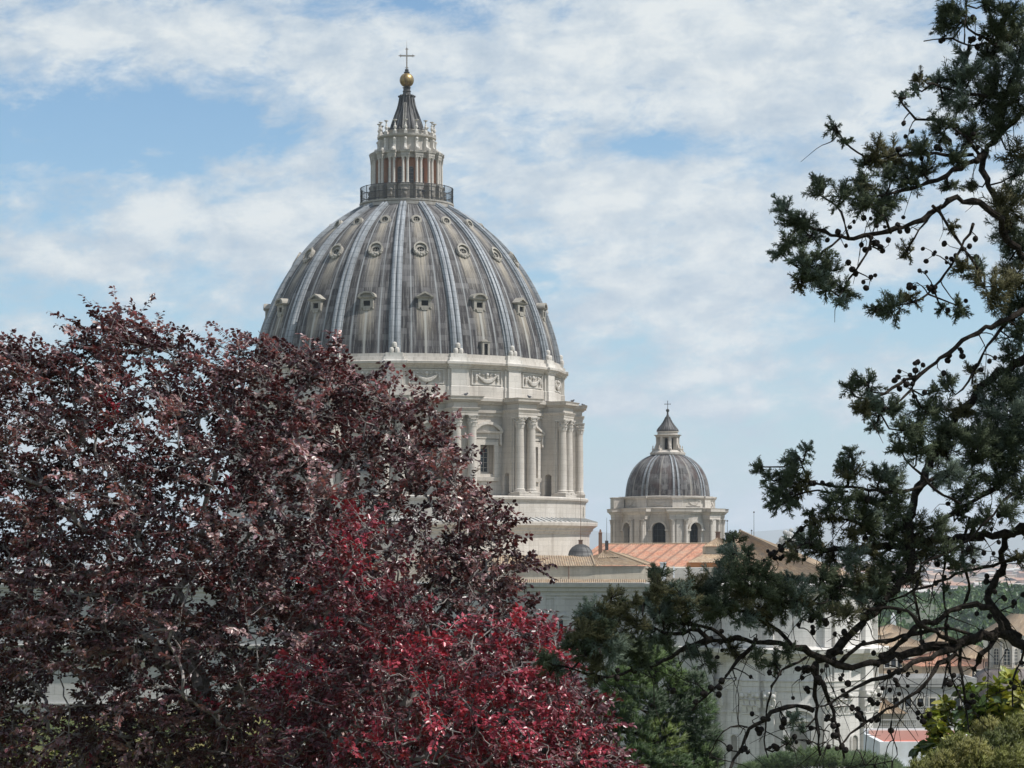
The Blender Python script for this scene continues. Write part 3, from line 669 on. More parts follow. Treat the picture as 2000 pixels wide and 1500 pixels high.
b.ressaut([(0, 55.5), (0, 55.9), (.05, 55.92), (.05, 56.3), (.12, 56.4), (.3, 56.55), (.35, 56.7), (.6, 56.85), (.62, 57.3), (.7, 57.45)], 1.8, 10.05, 8.3)
b.ressaut([(0, 57.5), (0, 59.0), (.1, 59.1), (.25, 59.3), (.27, 59.62)], .95, 8.55, 7.7)
mp = obj('minor_pier', b, 'stone', mdrum); pm2 = []
for s in (-1, 1):
    sh, cp = column(s * 1.2, 9.95, .36, 43.0, 55.5, .85, 12, 6); sh.add(cp.v, cp.f); pm2.append(sh.mesh('minor_column'))
for o in copies(mp, [a for a in m8(12) if math.cos(a) > -.3], mdrum):
    for q in pm2: link('minor_column', q, M['stone'], o)
b = MB()
for i in range(13):
    t = -1 + i / 6; b.ball((1.0 * t, -8.22, 58.05 + .5 * t * t), .09 + .06 * (1 - t * t), 6, 4)
b.box(-1.5, 1.5, -8.26, -8.0, 57.85, 57.93); b.box(-1.5, 1.5, -8.26, -8.0, 58.85, 58.93)
copies(obj('minor_garland', b, 'stone', mdrum), [a for a in m8(34.5) if math.cos(a) > -.2], mdrum)
b = MB(); b.box(-1.6, 1.6, -10.2, -8.3, 57.5, 59.3); b.ressaut([(0, 59.3), (.15, 59.4), (.15, 59.5)], 1.6, 10.2, 8.3)
obj('corner_turret', b, 'stone', mdrum, rz=R(-78))
mprof = smooth_curve([(7.55, 59.65), (7.4, 61.2), (7.02, 62.85), (5.9, 65.0), (4.3, 66.45), (2.4, 67.35)], 24)
msh = obj('minor_dome_shell', MB().lathe([tuple(p) for p in mprof], 96), 'minorlead', bas, loc=ml, rz=mrot, smooth=True)
b = MB()
for s in (-1, 1):
    rg = []
    for i, p in enumerate(mprof):
        hw = .20 * (1 - .5 * i / 23); x0 = s * (.48 - .22 * i / 23)
        rg.append([(x0 - hw, -p[0] + .1, p[1]), (x0 - hw, -p[0] - .12, p[1] + .05), (x0 + hw, -p[0] - .12, p[1] + .05), (x0 + hw, -p[0] + .1, p[1])])
    b.loft(rg)
copies(obj('minor_rib', b, 'riblead', msh), [a for a in m8(12) if math.cos(a) > -.3], msh)
mb = MB()
mb.lathe([(2.55, 67.2), (2.6, 67.6), (2.1, 67.75), (1.95, 68.0), (1.2, 68.1)], 32); mb.lathe([(1.05, 68.0), (1.05, 70.75)], 24)
mb.lathe([(1.1, 70.35), (1.75, 70.4), (1.8, 70.6), (2.05, 70.8), (1.5, 70.88), (1.45, 71.3), (1.65, 71.36), (1.65, 71.45)], 32)
for k in range(8):
    X = Matrix.Rotation(R(12 + 45 * k), 4, 'Z')
    mb.box(-.22, .22, -1.7, -.9, 68.0, 70.75, X); mb.loft([[(-.15, -2.55, 67.6), (.15, -2.55, 67.6), (.15, -1.6, 67.6), (-.15, -1.6, 67.6)], [(-.15, -2.0, 68.3), (.15, -2.0, 68.3), (.15, -1.6, 68.3), (-.15, -1.6, 68.3)], [(-.1, -1.75, 69.2), (.1, -1.75, 69.2), (.1, -1.6, 69.2), (-.1, -1.6, 69.2)]], X)
    mb.lathe([(.13, 68.1), (.16, 68.4), (.05, 68.6), (.1, 68.8), (.01, 69.0)], 6, X=X @ Matrix.Translation((0, -2.2, -.1)))
mb.v = [(x * 1.24, y * 1.24, z) for x, y, z in mb.v]
mlant = obj('minor_lantern', mb, 'stone', msh)
b = MB(); b.prism(arch(.24, 68.15, 70.0, 8), -1.36, -1.15); copies(obj('minor_lantern_window', b, 'black', msh), [a for a in m8(34.5) if math.cos(a) > -.1], msh)
mb = MB(); mb.lathe([(1.55, 71.45), (1.60, 71.7), (1.36, 72.1), (1.0, 72.6), (.70, 73.1), (.46, 73.6), (.27, 74.1), (.15, 74.5), (.12, 75.0)], 32)
for k in range(8):
    X = Matrix.Rotation(R(12 + 45 * k), 4, 'Z'); mb.loft([[(-.09, -r_ + .05, z), (.09, -r_ + .05, z), (.09, -r_ - .08, z), (-.09, -r_ - .08, z)] for r_, z in ((1.55, 71.45), (1.60, 71.7), (1.36, 72.1), (1.0, 72.6), (.70, 73.1), (.46, 73.6), (.27, 74.1))], X)
mb.v = [(x * 1.2, y * 1.2, z) for x, y, z in mb.v]
obj('minor_spire', mb, 'spirelead', msh)
mb = MB(); mb.ball((0, 0, 75.25), .32, 12, 8); mb.box(-.05, .05, -.05, .05, 75.5, 76.95); mb.box(-.5, -.05, -.045, .045, 76.35, 76.45); mb.box(.05, .5, -.045, .045, 76.35, 76.45)
for x, z in ((-.5, 76.4), (.5, 76.4), (0, 76.95)): mb.ball((x, 0, z), .09, 6, 4)
obj('minor_cross', mb, 'iron', msh)

# ------------------------------------------------------------------ roofs and walls of the body
def tiled(p00, p10, p11, p01, pitch=.36, nv=2, amp=.075):
    """corrugated tile sheet: p00-p10 along the eave, p01-p11 along the ridge (may meet)"""
    b = MB(); b.uv = []; p00, p10, p11, p01 = map(np.asarray, (p00, p10, p11, p01))
    L = max(np.linalg.norm(p10 - p00), np.linalg.norm(p11 - p01)); H = np.linalg.norm((p01 + p11 - p00 - p10) / 2); nu = max(4, int(L / pitch)) * 4
    up = np.cross(p10 - p00, (p01 + p11) / 2 - p00); up /= np.linalg.norm(up); up = up if up[2] > 0 else -up
    for j in range(nv + 1):
        t = j / nv
        for i in range(nu + 1):
            s = i / nu; q = (p00 + (p10 - p00) * s) * (1 - t) + (p01 + (p11 - p01) * s) * t
            b.v.append(tuple(q + up * amp * (1, .35, -.6, .35)[i % 4])); b.uv.append((s * L, t * H))
    for j in range(nv):
        for i in range(nu): k = j * (nu + 1) + i; b.f.append((k, k + 1, k + nu + 2, k + nu + 1))
    return b
def roof(name, mats, *sheets, lab=None):
    b = MB(); b.uv = []
    for sh in sheets: o = len(b.v); b.v += sh.v; b.uv += sh.uv; b.f += [tuple(i + o for i in f) for f in sh.f]
    o = obj(name, b, mats, bas, world=True)
    if lab: o['label'] = lab
    return o
def wall(name, m, pts, z0, y_top, back=2.0, parent=None, prof=None):
    """vertical wall through plan points given as (photo x, distance), from z0 up to the height seen at photo y_top"""
    b = MB()
    for (xa, Ya), (xb, Yb) in zip(pts[:-1], pts[1:]):
        A, B = P(xa, y_top, Ya), P(xb, y_top, Yb); z1 = max(A[2], B[2])
        d = (B - A)[:2]; d /= np.linalg.norm(d); n = np.array([d[1], -d[0]])
        sec = prof(z1) if prof else [(0, z0), (0, z1)]
        ring = lambda Q: [(Q[0] + n[0] * o, Q[1] + n[1] * o, z) for o, z in sec] + [(Q[0] - n[0] * back, Q[1] - n[1] * back, sec[-1][1]), (Q[0] - n[0] * back, Q[1] - n[1] * back, sec[0][1])]
        b.loft([ring(A), ring(B)])
    return obj(name, b, m, parent or bas, world=True)
# long red roof before the smaller dome
r1, r2 = P(1173, 1063, 405), P(1420, 1062, 400)
fall = np.array([-9.0, -24.0, -5.6])
roof('red_roof', 'redtile', tiled(r1 + fall, r2 + fall, r2, r1, .34), lab='long roof of bright red tiles with dark slanting stripes')
rb = MB(); rb.tube([r1 + (0, 0, .05), r2 + (0, 0, .05)], .16, 6); obj('ridge_tiles', rb, 'browntile', bas, world=True)
# brown roofs in front
e0, e1, e2 = P(960, 1107, 341), P(1162, 1105, 344.5), P(1262, 1103.5, 347)
roof('brown_roof', 'browntile', tiled(e0, e1, P(1155, 1086, 351), P(960, 1083.5, 349), .36), tiled(e1, e2, P(1190, 1077, 357), P(1155, 1086, 351), .36), tiled(P(1168, 1090, 350), P(1210, 1088, 351.5), P(1179, 1074.5, 357), P(1179, 1074.5, 357), .36),
     tiled(P(1190, 1077, 357), e2, P(1274, 1102, 352), P(1216, 1082, 364), .36))
hb = MB(); hb.tube([e1 + (0, 0, .1), P(1155, 1086, 351) + (0, 0, .1)], .13, 6); hb.tube([e2 + (0, 0, .1), P(1190, 1077, 357) + (0, 0, .1)], .13, 6); hb.tube([P(1216, 1082, 363.8), P(1274, 1101.6, 351.8)], .2, 6)
obj('hip_tiles', hb, 'browntile', bas, world=True)
wall('eave_wall', 'ochre', [(960, 341.6), (1162, 345.1), (1265, 347.6)], 40, 1106, 6)
pb = MB(); q = P(1111, 1106, 343.7); pb.tube([(q[0], q[1] - .12, q[2]), (q[0], q[1] - .12, 44.9)], .07, 6); obj('drainpipe', pb, 'brown', bas, world=True)
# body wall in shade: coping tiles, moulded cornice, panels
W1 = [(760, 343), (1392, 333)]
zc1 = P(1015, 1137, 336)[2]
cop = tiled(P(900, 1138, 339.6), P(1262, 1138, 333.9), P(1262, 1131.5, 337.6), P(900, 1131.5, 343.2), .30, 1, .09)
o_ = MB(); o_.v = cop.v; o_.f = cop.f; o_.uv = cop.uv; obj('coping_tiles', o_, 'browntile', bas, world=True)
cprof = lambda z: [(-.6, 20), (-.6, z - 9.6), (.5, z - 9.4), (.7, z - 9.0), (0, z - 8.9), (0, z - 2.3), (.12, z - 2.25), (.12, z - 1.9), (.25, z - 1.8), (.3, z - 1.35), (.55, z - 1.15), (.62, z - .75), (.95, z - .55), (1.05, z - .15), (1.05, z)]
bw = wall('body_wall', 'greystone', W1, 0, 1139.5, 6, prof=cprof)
for xc, wpx in ((1052, 14), (1172, 12), (1300, 14)):
    Yc = 343 - (xc - 760) / 632 * 10; A = P(xc, 1162, Yc); s = Yc / F
    b = MB().box(A[0] - wpx * s, A[0] + wpx * s, A[1] - .45, A[1] + .5, A[2] - 7.2, A[2] - .1)
    obj('wall_pilaster', b, 'greystone', bw, world=True)
b = MB(); d = MB()
A = P(1100, 1162, 337.6)
b.box(A[0] - 1.3, A[0] + 1.3, A[1] - .12, A[1] + .3, A[2] - 2.4, A[2] - .1 - .2)
b.strip([(A[0] + .9 * math.cos(t), A[2] - 3.3 + .3 * math.sin(t)) for t in np.linspace(0, math.pi, 9)], [(A[0] + 1.2 * math.cos(t), A[2] - 3.3 + .62 * math.sin(t)) for t in np.linspace(0, math.pi, 9)], A[1] - .35, A[1] + .3)
b.box(A[0] - 1.2, A[0] + 1.2, A[1] - .3, A[1] + .3, A[2] - 3.6, A[2] - 3.32); d.box(A[0] - .6, A[0] + .6, A[1] - .05, A[1] + .3, A[2] - 6.4, A[2] - 3.62)
for s in (-1, 1): b.box(A[0] + s * .8 - .2, A[0] + s * .8 + .2, A[1] - .22, A[1] + .3, A[2] - 6.4, A[2] - 3.62)
multi('attic_window', [(b, 'greystone'), (d, 'black')], bw, world=True)
# rounded transept end, cleaned white stone
AX, AY, AR = 545 / F * 340, 340.0, 11.75
al = PINV['basilica'] @ Vector((AX, AY, 0)); arot = -math.atan2(AX, AY) - DROT
mb = MB()
mb.lathe([(AR, 0), (AR, 30.3), (AR + .15, 30.35), (AR + .2, 30.9), (AR + .3, 31.0), (AR + .35, 31.6), (AR + .5, 31.75), (AR + .1, 31.8), (AR + .1, 34.2), (AR + .3, 34.3), (AR + .5, 34.75), (AR + .9, 35.0), (AR + 1.1, 35.4), (AR + 1.5, 35.6), (AR + 1.6, 36.2), (AR + .2, 36.5), (AR, 36.6), (AR, 43.6), (AR + .3, 43.8), (AR + .9, 44.6), (AR + 1.0, 45.2), (6, 45.6)], 72, R(-112), R(112))
aps = obj('transept_end', mb, 'white', bas, loc=al, rz=arot)
def giant_pilaster(hw):
    b = MB(); r0 = AR - .3; w_ = AR + .70
    b.ressaut([(.1, 0), (.1, 1.5), (0, 1.7), (0, 27.0), (.1, 27.05), (.1, 27.25), (0, 27.3)], hw, w_, r0)
    cz = 27.3
    b.ressaut([(-.02, cz), (.02, cz + 1.4), (.12, cz + 2.2), (.3, cz + 2.7), (.34, cz + 3.0)], hw, w_, r0)
    n = max(2, int(hw / .42))
    for row, (zz, hh) in enumerate(((0, 1.15), (.75, 1.25))):
        for j in range(n + row):
            x = (-hw + (j + .5) * 2 * hw / n) if row == 0 else (-hw + j * 2 * hw / n)
            wd = hw / n * .78
            b.loft([[(x - wd, -w_ + .05, cz + zz), (x + wd, -w_ + .05, cz + zz), (x + wd, -w_ - .12, cz + zz), (x - wd, -w_ - .12, cz + zz)][::-1], [(x - wd, -w_, cz + zz + hh * .8), (x + wd, -w_, cz + zz + hh * .8), (x + wd, -w_ - .3, cz + zz + hh * .8), (x - wd, -w_ - .3, cz + zz + hh * .8)][::-1],
                    [(x - wd * .6, -w_ - .1, cz + zz + hh), (x + wd * .6, -w_ - .1, cz + zz + hh), (x + wd * .6, -w_ - .55, cz + zz + hh * .9), (x - wd * .6, -w_ - .55, cz + zz + hh * .9)][::-1]])
    for s in (-1, 1):
        b.ball((s * hw * .95, -w_ - .3, cz + 2.35), .36, 8, 6); b.ball((s * hw * .35, -w_ - .2, cz + 2.35), .26, 8, 6)
    b.ball((0, -w_ - .35, cz + 2.75), .25, 8, 6)
    b.ressaut([(0, 30.3), (.05, 30.9), (.12, 31.0), (.15, 31.6), (.3, 31.76), (-.02, 31.8), (-.02, 34.2), (.2, 34.3), (.4, 34.75), (.8, 35.0), (1.0, 35.4), (1.35, 35.6), (1.45, 36.22)], hw, w_ + .02, r0)
    b.ressaut([(0, 36.5), (0, 43.6), (.3, 43.8), (.8, 44.6), (.9, 45.22)], hw * .8, w_ - .1, r0)
    return b
for d_, hw in ((-84, 1.0), (-57, 1.22), (-27, 1.3), (-13.8, .62), (24.5, .62), (34.5, 1.3), (62, 1.22), (86, 1.0)):
    obj('giant_pilaster', giant_pilaster(hw), 'white', aps, rz=R(d_))
def niche(z0, zs, hw):
    b = MB(); d = MB(); o = arch(hw, z0, zs, 10)
    b.strip(o, [(x * 1.3, z + (hw * .3 if z >= zs else 0)) for x, z in o], -AR - .22, -AR + .5); d.prism(o, -AR - .03, -AR + .3); b.box(-hw * 1.5, hw * 1.5, -AR - .35, -AR + .3, z0 - .4, z0)
    return b, d
for d_ in (-42, 48.5):
    for z0_, z1_, w_ in ((19.5, 23.4, .62), (13.0, 16.5, .6)): b, d = niche(z0_, z1_, w_); multi('niche', [(b, 'white'), (d, 'darkstone')], aps, rz=R(d_))  # no hollow behind: the niche's shade is painted as a flush dark fill
    b = MB().box(-.75, .75, -AR - .16, -AR + .2, 27.5, 30.0); b.box(-.9, .9, -AR - .26, -AR + .2, 27.2, 27.5); obj('wall_panel', b, 'white', aps, rz=R(d_))
b = MB(); d = MB()
th = np.linspace(0, math.pi, 15); b.strip([(1.95 * math.cos(t), 26.7 + 1.0 * math.sin(t)) for t in th], [(2.45 * math.cos(t), 26.7 + 1.5 * math.sin(t)) for t in th], -AR - .75, -AR + .4)
b.box(-2.45, 2.45, -AR - .6, -AR + .4, 26.15, 26.7)
for s in (-1, 1): b.box(s * 1.95 - .25, s * 1.95 + .25, -AR - .45, -AR + .4, 16, 26.15); b.box(s * 1.4 - .2, s * 1.4 + .2, -AR - .3, -AR + .4, 16, 25.6)
b.prism([(1.95 * math.cos(t), 26.7 + 1.0 * math.sin(t)) for t in th], -AR - .3, -AR + .2); o_ = arch(1.2, 16, 24.0, 10); d.prism(o_, -AR - .06, -AR + .3)
for i in range(9): b.ball((-1.2 + .3 * i, -AR - .32, 26.95 + .45 * math.sin(math.pi * i / 8)), .16, 6, 4)
multi('transept_window', [(b, 'white'), (d, 'darkstone')], aps, rz=R(5))  # opening filled flush with dark stone, its shade put into the colour
# turret roof, lower roof and big hip roof at the right
roof('turret_roof', 'browntile', tiled(P(1375, 1067, 362), P(1431, 1067, 362), P(1403, 1049.5, 366), P(1403, 1049.5, 366), .36), tiled(P(1431, 1067, 362), P(1431, 1066, 370), P(1403, 1049.5, 366), P(1403, 1049.5, 366), .36), tiled(P(1375, 1066, 370), P(1375, 1067, 362), P(1403, 1049.5, 366), P(1403, 1049.5, 366), .36))
b = MB(); A, B = P(1379, 1067, 362.4), P(1427, 1067, 362.4); b.box(A[0], B[0], 362.4, 369, A[2] - 6, A[2]); tw = obj('turret', b, 'ochre', bas, world=True)
b = MB(); A = P(1402, 1049, 366); b.box(A[0] - .32, A[0] + .32, 365.7, 366.3, A[2] - .3, A[2] + .7); b.box(A[0] - .4, A[0] + .4, 365.6, 366.4, A[2] + .7, A[2] + .85); obj('turret_chimney', b, 'brown', bas, world=True)
roof('low_roof', 'browntile', tiled(P(1345, 1098.5, 356), P(1455, 1098.5, 356), P(1440, 1081, 363), P(1378, 1081, 363), .36), tiled(P(1345, 1097.5, 366), P(1345, 1098.5, 356), P(1378, 1081, 363), P(1378, 1081, 363), .36))
b = MB(); A, B = P(1350, 1099, 356.6), P(1452, 1099, 356.6); b.box(A[0], B[0], 356.6, 366, A[2] - .75, A[2]); obj('orange_band', b, 'orangeband', bas, world=True)
b = MB(); b.box(A[0] + .15, B[0], 356.75, 366, 40, A[2] - .75); obj('low_wall', b, 'ochre', bas, world=True)
ap = P(1446, 1037, 372)
c0, c1, c2 = P(1398, 1124, 357), P(1640, 1128, 352), P(1655, 1118, 380)
roof('hip_roof', 'browntile', tiled(c0, c1, ap, ap, .36, 3), tiled(c1, c2, ap, ap, .36, 3), tiled(P(1405, 1118, 388), c0, ap, ap, .36, 3))
hb = MB(); hb.tube([ap + (0, 0, .1), c1 + (0, 0, .1)], .14, 6); hb.tube([ap + (0, 0, .1), c0 + (0, 0, .1)], .14, 6); obj('hip_ridge', hb, 'browntile', bas, world=True)
wall('hip_wall', 'ochre', [(1394, 357.6), (1638, 352.6), (1652, 379)], 36, 1126, 4)
# small lead dome on the near roof
b = MB(); A = P(1134, 1088.5, 352); X = Matrix.Translation((A[0], A[1], A[2]))
b.lathe([(1.95, -1.2), (1.95, -.1), (1.85, 0), (1.83, .35), (1.66, .95), (1.25, 1.5), (.7, 1.85), (.3, 1.97)], 32, X=X)
for k in range(12): b.loft([[(-.05, -r_ + .04, z), (.05, -r_ + .04, z), (.05, -r_ - .06, z), (-.05, -r_ - .06, z)] for r_, z in ((1.85, 0), (1.83, .35), (1.66, .95), (1.25, 1.5), (.7, 1.85), (.3, 1.97))], X @ Matrix.Rotation(R(30 * k + 8), 4, 'Z'))
ld = obj('lead_cupola', b, 'spirelead', bas, world=True)
b = MB(); b.box(A[0] - .3, A[0] + .3, A[1] - .3, A[1] + .3, A[2] + 1.9, A[2] + 2.5); b.box(A[0] - .36, A[0] + .36, A[1] - .36, A[1] + .36, A[2] + 2.5, A[2] + 2.62); b.tube([(A[0], A[1], A[2] + 2.6), (A[0], A[1], A[2] + 10.3)], [.045, .02], 5)
obj('cupola_finial', b, 'brown', ld, world=True)
# chimney, roof box and lightning rods
b = MB(); A = P(1172.5, 1066, 380); b.loft([[(A[0] + sx * r_, A[1] + sy * r_, A[2] + z) for sx, sy in ((-1, -1), (1, -1), (1, 1), (-1, 1))] for r_, z in ((.30, -3), (.28, 2.0), (.32, 2.02), (.32, 2.12), (.2, 2.2), (.1, 2.65))]); obj('roof_chimney', b, 'brown', bas, world=True)
for x, y0, y1, Y in ((1185, 1056, 1011, 400), (1420.5, 1040, 1015, 372), (1472.5, 1050, 998, 382), (1468, 1048, 1034, 376)):
    b = MB(); A = P(x, y0, Y); z1 = P(x, y1, Y)[2]
    b.box(A[0] - .28, A[0] + .28, Y - .28, Y + .28, A[2] - 1.6, A[2]); b.tube([A, (A[0], Y, z1)], [.05, .025], 5)
    if x != 1185: b.box(A[0] - .12, A[0] + .12, Y - .05, Y + .05, z1 - .3, z1 - .1)
    obj('lightning_rod', b, 'iron', bas, world=True)
b = MB(); A = P(1295, 1115, 350); b.box(A[0] - .43, A[0] + .43, 349.6, 350.4, A[2] - 1.5, A[2] + 1.1); b.ressaut([(0, 0), (.08, .05), (.08, .2)], .43, .4, -.4, Matrix.Translation((A[0], 350, A[2] + 1.1))); obj('white_chimney', b, 'whitepaint', bas, world=True)
b = MB(); A, B = P(1316, 1126, 341), P(1372, 1126, 342)
for i in range(26): q = A + (B - A) * i / 25; b.box(q[0] - .02, q[0] + .02, q[1] - .02, q[1] + .02, q[2] - .2, q[2] + 1.25)
b.tube([A + (0, 0, 1.25), B + (0, 0, 1.25)], .03, 5); b.box(A[0] - .1, A[0] + .1, A[1] - .1, A[1] + .1, A[2] - .2, A[2] + 1.5); obj('roof_railing', b, 'whitepaint', bas, world=True)
# carved group crowning the far front
b = MB(); A = P(1540, 1062, 420)
for x, z, r_ in ((0, 0, 1.5), (-1.0, .6, .8), (.9, .9, .9), (.1, 1.6, .7), (-.6, 2.0, .45), (.5, 2.4, .4), (-1.6, -.4, .8), (1.7, .2, .8)): b.ball((A[0] + x, 420, A[2] + z), r_, 9, 7, (1, .7, 1))
b.box(A[0] - 2.2, A[0] + 2.2, 419, 421, A[2] - 5, A[2] - .8); obj('carved_crest', b, 'greystone', bas, world=True)
# the body's mass behind these walls, under the drum
b = MB()
for k, (xa, xb, Ya, Yb, y) in enumerate(((905, 1400, 352, 372, 1106), (700, 1160, 356, 424, 1090), (1160, 1385, 376.2, 440, 1121))): A, B = P(xa, y, Ya), P(xb, y, Ya); b.box(A[0], B[0], Ya, Yb, 0, A[2] - .3 * k - .2)
obj('body_block', b, 'ochre', bas, world=True)
# left arm of the body, behind the red foliage
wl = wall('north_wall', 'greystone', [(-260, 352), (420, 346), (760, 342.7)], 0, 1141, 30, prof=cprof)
for i in range(14):
    x = -200 + i * 72; Yc = 352 - (x + 260) / 680 * 6 if x < 420 else 346 - (x - 420) / 340 * 3.3
    A = P(x, 1165, Yc); b = MB().box(A[0] - 1.1, A[0] + 1.1, A[1] - .6, A[1] + .8, 0, A[2] - 9.2)
    obj('north_pilaster', b, 'white', wl, world=True)

# ------------------------------------------------------------------ a visitor on the balcony, birds on the cornices
def skinned(name, verts, edges, radii, m, parent=None, sub=1):
    me = bpy.data.meshes.new(name); me.from_pydata(verts, edges, []); me.update()
    o = link(name, me, M[m], parent); md = o.modifiers.new('skin', 'SKIN'); md.use_smooth_shade = True
    for i, r_ in enumerate(radii): me.skin_vertices[0].data[i].radius = (r_, r_) if not isinstance(r_, tuple) else r_; me.skin_vertices[0].data[i].use_root = (i == 0)
    o.modifiers.new('sub', 'SUBSURF').levels = sub; o.modifiers['sub'].render_levels = sub
    return o
pa = R(22.5); loc = Matrix.Translation((DX, DY, 0)) @ Matrix.Rotation(DROT, 4, 'Z') @ Vector((7.1 * math.sin(pa), -7.1 * math.cos(pa), 107.24))
per = empty('person', loc, R(20), 'person in dark clothes standing behind the railing of the lantern balcony', 'person')
J = [(0, 0, .95), (0, .01, 1.2), (0, .0, 1.42), (0, -.01, 1.53), (0, -.02, 1.66), (.19, 0, 1.42), (.24, -.06, 1.14), (.20, -.26, 1.02), (-.19, 0, 1.42), (-.25, -.05, 1.14), (-.2, -.25, 1.02), (.1, 0, .9), (.11, -.02, .5), (.11, .02, .08), (.12, -.14, .03), (-.1, 0, .9), (-.11, -.01, .5), (-.12, .02, .08), (-.14, -.13, .03), (0, -.02, 1.74)]
E_ = [(0, 1), (1, 2), (2, 3), (3, 4), (4, 19), (2, 5), (5, 6), (6, 7), (2, 8), (8, 9), (9, 10), (0, 11), (11, 12), (12, 13), (13, 14), (0, 15), (15, 16), (16, 17), (17, 18)]
rd = [.13, .13, .14, .055, .09, .06, .045, .035, .06, .045, .035, .085, .06, .045, .04, .085, .06, .045, .04, .075]
body = skinned('body', J, E_, rd, 'skin', per, 2)
skinned('jacket', [J[i] for i in (0, 1, 2, 5, 6, 7, 8, 9, 10)], [(0, 1), (1, 2), (2, 3), (3, 4), (4, 5), (2, 6), (6, 7), (7, 8)], [.165, .16, .165, .085, .065, .05, .085, .065, .05], 'cloth', per, 2)
skinned('trousers', [J[i] for i in (0, 11, 12, 13, 15, 16, 17)], [(0, 1), (1, 2), (2, 3), (0, 4), (4, 5), (5, 6)], [.15, .105, .08, .065, .105, .08, .065], 'cloth', per, 2)
b = MB(); b.ball((0, .015, 1.72), .105, 12, 8, (.95, 1.05, .95)); obj('hair', b, 'hair', per, smooth=True)
def bird_mesh():
    b = MB(); b.ball((0, 0, .16), .13, 10, 7, (1.6, .8, .85)); b.ball((.19, 0, .27), .075, 8, 6, (1.1, .9, 1)); b.ball((.10, 0, .22), .08, 8, 6)
    b.loft([[(-.12, -.06, .17), (-.12, .06, .17), (-.12, .06, .13), (-.12, -.06, .13)], [(-.42, -.05, .13), (-.42, .05, .13), (-.42, .05, .11), (-.42, -.05, .11)]]); b.prism([(.25, .255), (.33, .25), (.25, .285)], -.015, .015)
    for s in (-1, 1): b.tube([(.02, s * .04, .08), (.02, s * .04, 0)], .012, 4)
    return b
bm = bird_mesh().mesh('pigeon')
for i, (px, ang, zt, lab, rot) in enumerate(((1034.5, None, 0, 'pigeon perched on the buttress cornice over the paired columns, below the right garland', 2.9), (1115, None, 0, 'pigeon perched on the rightmost but one buttress cornice against the sky', .3), (1146, None, 0, 'pigeon perched at the outermost tip of the rightmost cornice', 3.0), (909, None, 0, 'pigeon perched on the cornice just above the purple twigs', .2))):
    a, r_ = ((R(41.0), 29.3), (R(65.2), 29.3), (R(87.4), 29.3), (R(18.0), 29.3))[i]
    L_ = Matrix.Translation((DX, DY, 0)) @ Matrix.Rotation(DROT, 4, 'Z') @ Vector((r_ * math.sin(a), -r_ * math.cos(a), 73.8))
    o = link('pigeon', bm, M['feather'], None, L_, rot); o.scale = (1.5, 1.5, 1.5); tag(o, lab, 'bird', 'pigeons on the dome cornices')

# ------------------------------------------------------------------ ground, hills and the city
def hgt(x, y):
    right = np.interp(y, [-500, 0, 10, 30, 60, 150, 260, 320, 600, 1200, 3000, 60000], [52, 48.3, 47.6, 43, 33, 22, 3, -.5, -4, -8, -12, -12])
    left = np.interp(y, [-500, 0, 10, 30, 60, 120, 215, 260, 320, 600, 1200, 3000, 60000], [52, 48.3, 47.6, 43.5, 37.5, 36, 35.6, 6, -.5, -4, -8, -12, -12])
    k = np.clip((-x - 10) / 12, 0, 1) * np.clip((250 - y) / 20, 0, 1)
    return right * (1 - k) + left * k
gx = np.concatenate([-np.geomspace(14000, 120, 26), np.linspace(-110, 110, 56), np.geomspace(120, 14000, 26)])
gy = np.concatenate([[-600, -200, -60], np.linspace(-20, 340, 100), np.geomspace(360, 15000, 30)])
GX, GY = np.meshgrid(gx, gy); GZ = hgt(GX, GY) + np.where(GY < 400, .25 * np.sin(GX * .35) * np.cos(GY * .27), 0) * (GY > 12)
ni, nj = GX.shape; idx = np.arange(ni * nj).reshape(ni, nj)
fc = np.stack([idx[:-1, :-1], idx[:-1, 1:], idx[1:, 1:], idx[1:, :-1]], -1).reshape(-1, 4)
g = link('ground', npmesh('ground', np.stack([GX, GY, GZ], -1).reshape(-1, 3), fc, 4, smooth=True), M['ground']); tag(g, kind='structure')
def ridge(name, Y, depth, pts, m):
    xs = np.linspace(-1.2 * Y, 1.2 * Y, 240); b = []
    prof_ = np.interp(xs / Y * F + 1000, [p[0] for p in pts], [p[1] for p in pts])
    nz = sum(np.sin(xs / Y * k * 40 + k * k) * (6 / k) for k in (1, 2.3, 4.7, 9.1))
    top = EYE + (HOR - prof_ + nz) / F * Y; top = np.maximum(top, 0)
    rows = [np.stack([xs, np.full_like(xs, Y - depth), np.full_like(xs, -14)], 1), np.stack([xs, np.full_like(xs, Y - depth * .4), top * .55 - 5], 1), np.stack([xs, np.full_like(xs, Y), top], 1), np.stack([xs, np.full_like(xs, Y + depth * .6), np.full_like(xs, -14)], 1)]
    V = np.concatenate(rows); n = len(xs); I = np.arange(4 * n).reshape(4, n)
    f_ = np.stack([I[:-1, :-1], I[:-1, 1:], I[1:, 1:], I[1:, :-1]], -1).reshape(-1, 4)
    tag(link(name, npmesh(name, V, f_, 4, smooth=True), M[m]), kind='structure')
ridge('hills', 14500, 2500, [(-6000, 1050), (0, 1060), (900, 1045), (1150, 1042), (1300, 1048), (1480, 1034), (1620, 1020), (1800, 1024), (2000, 1016), (2600, 1040), (6000, 1070)], 'plain')
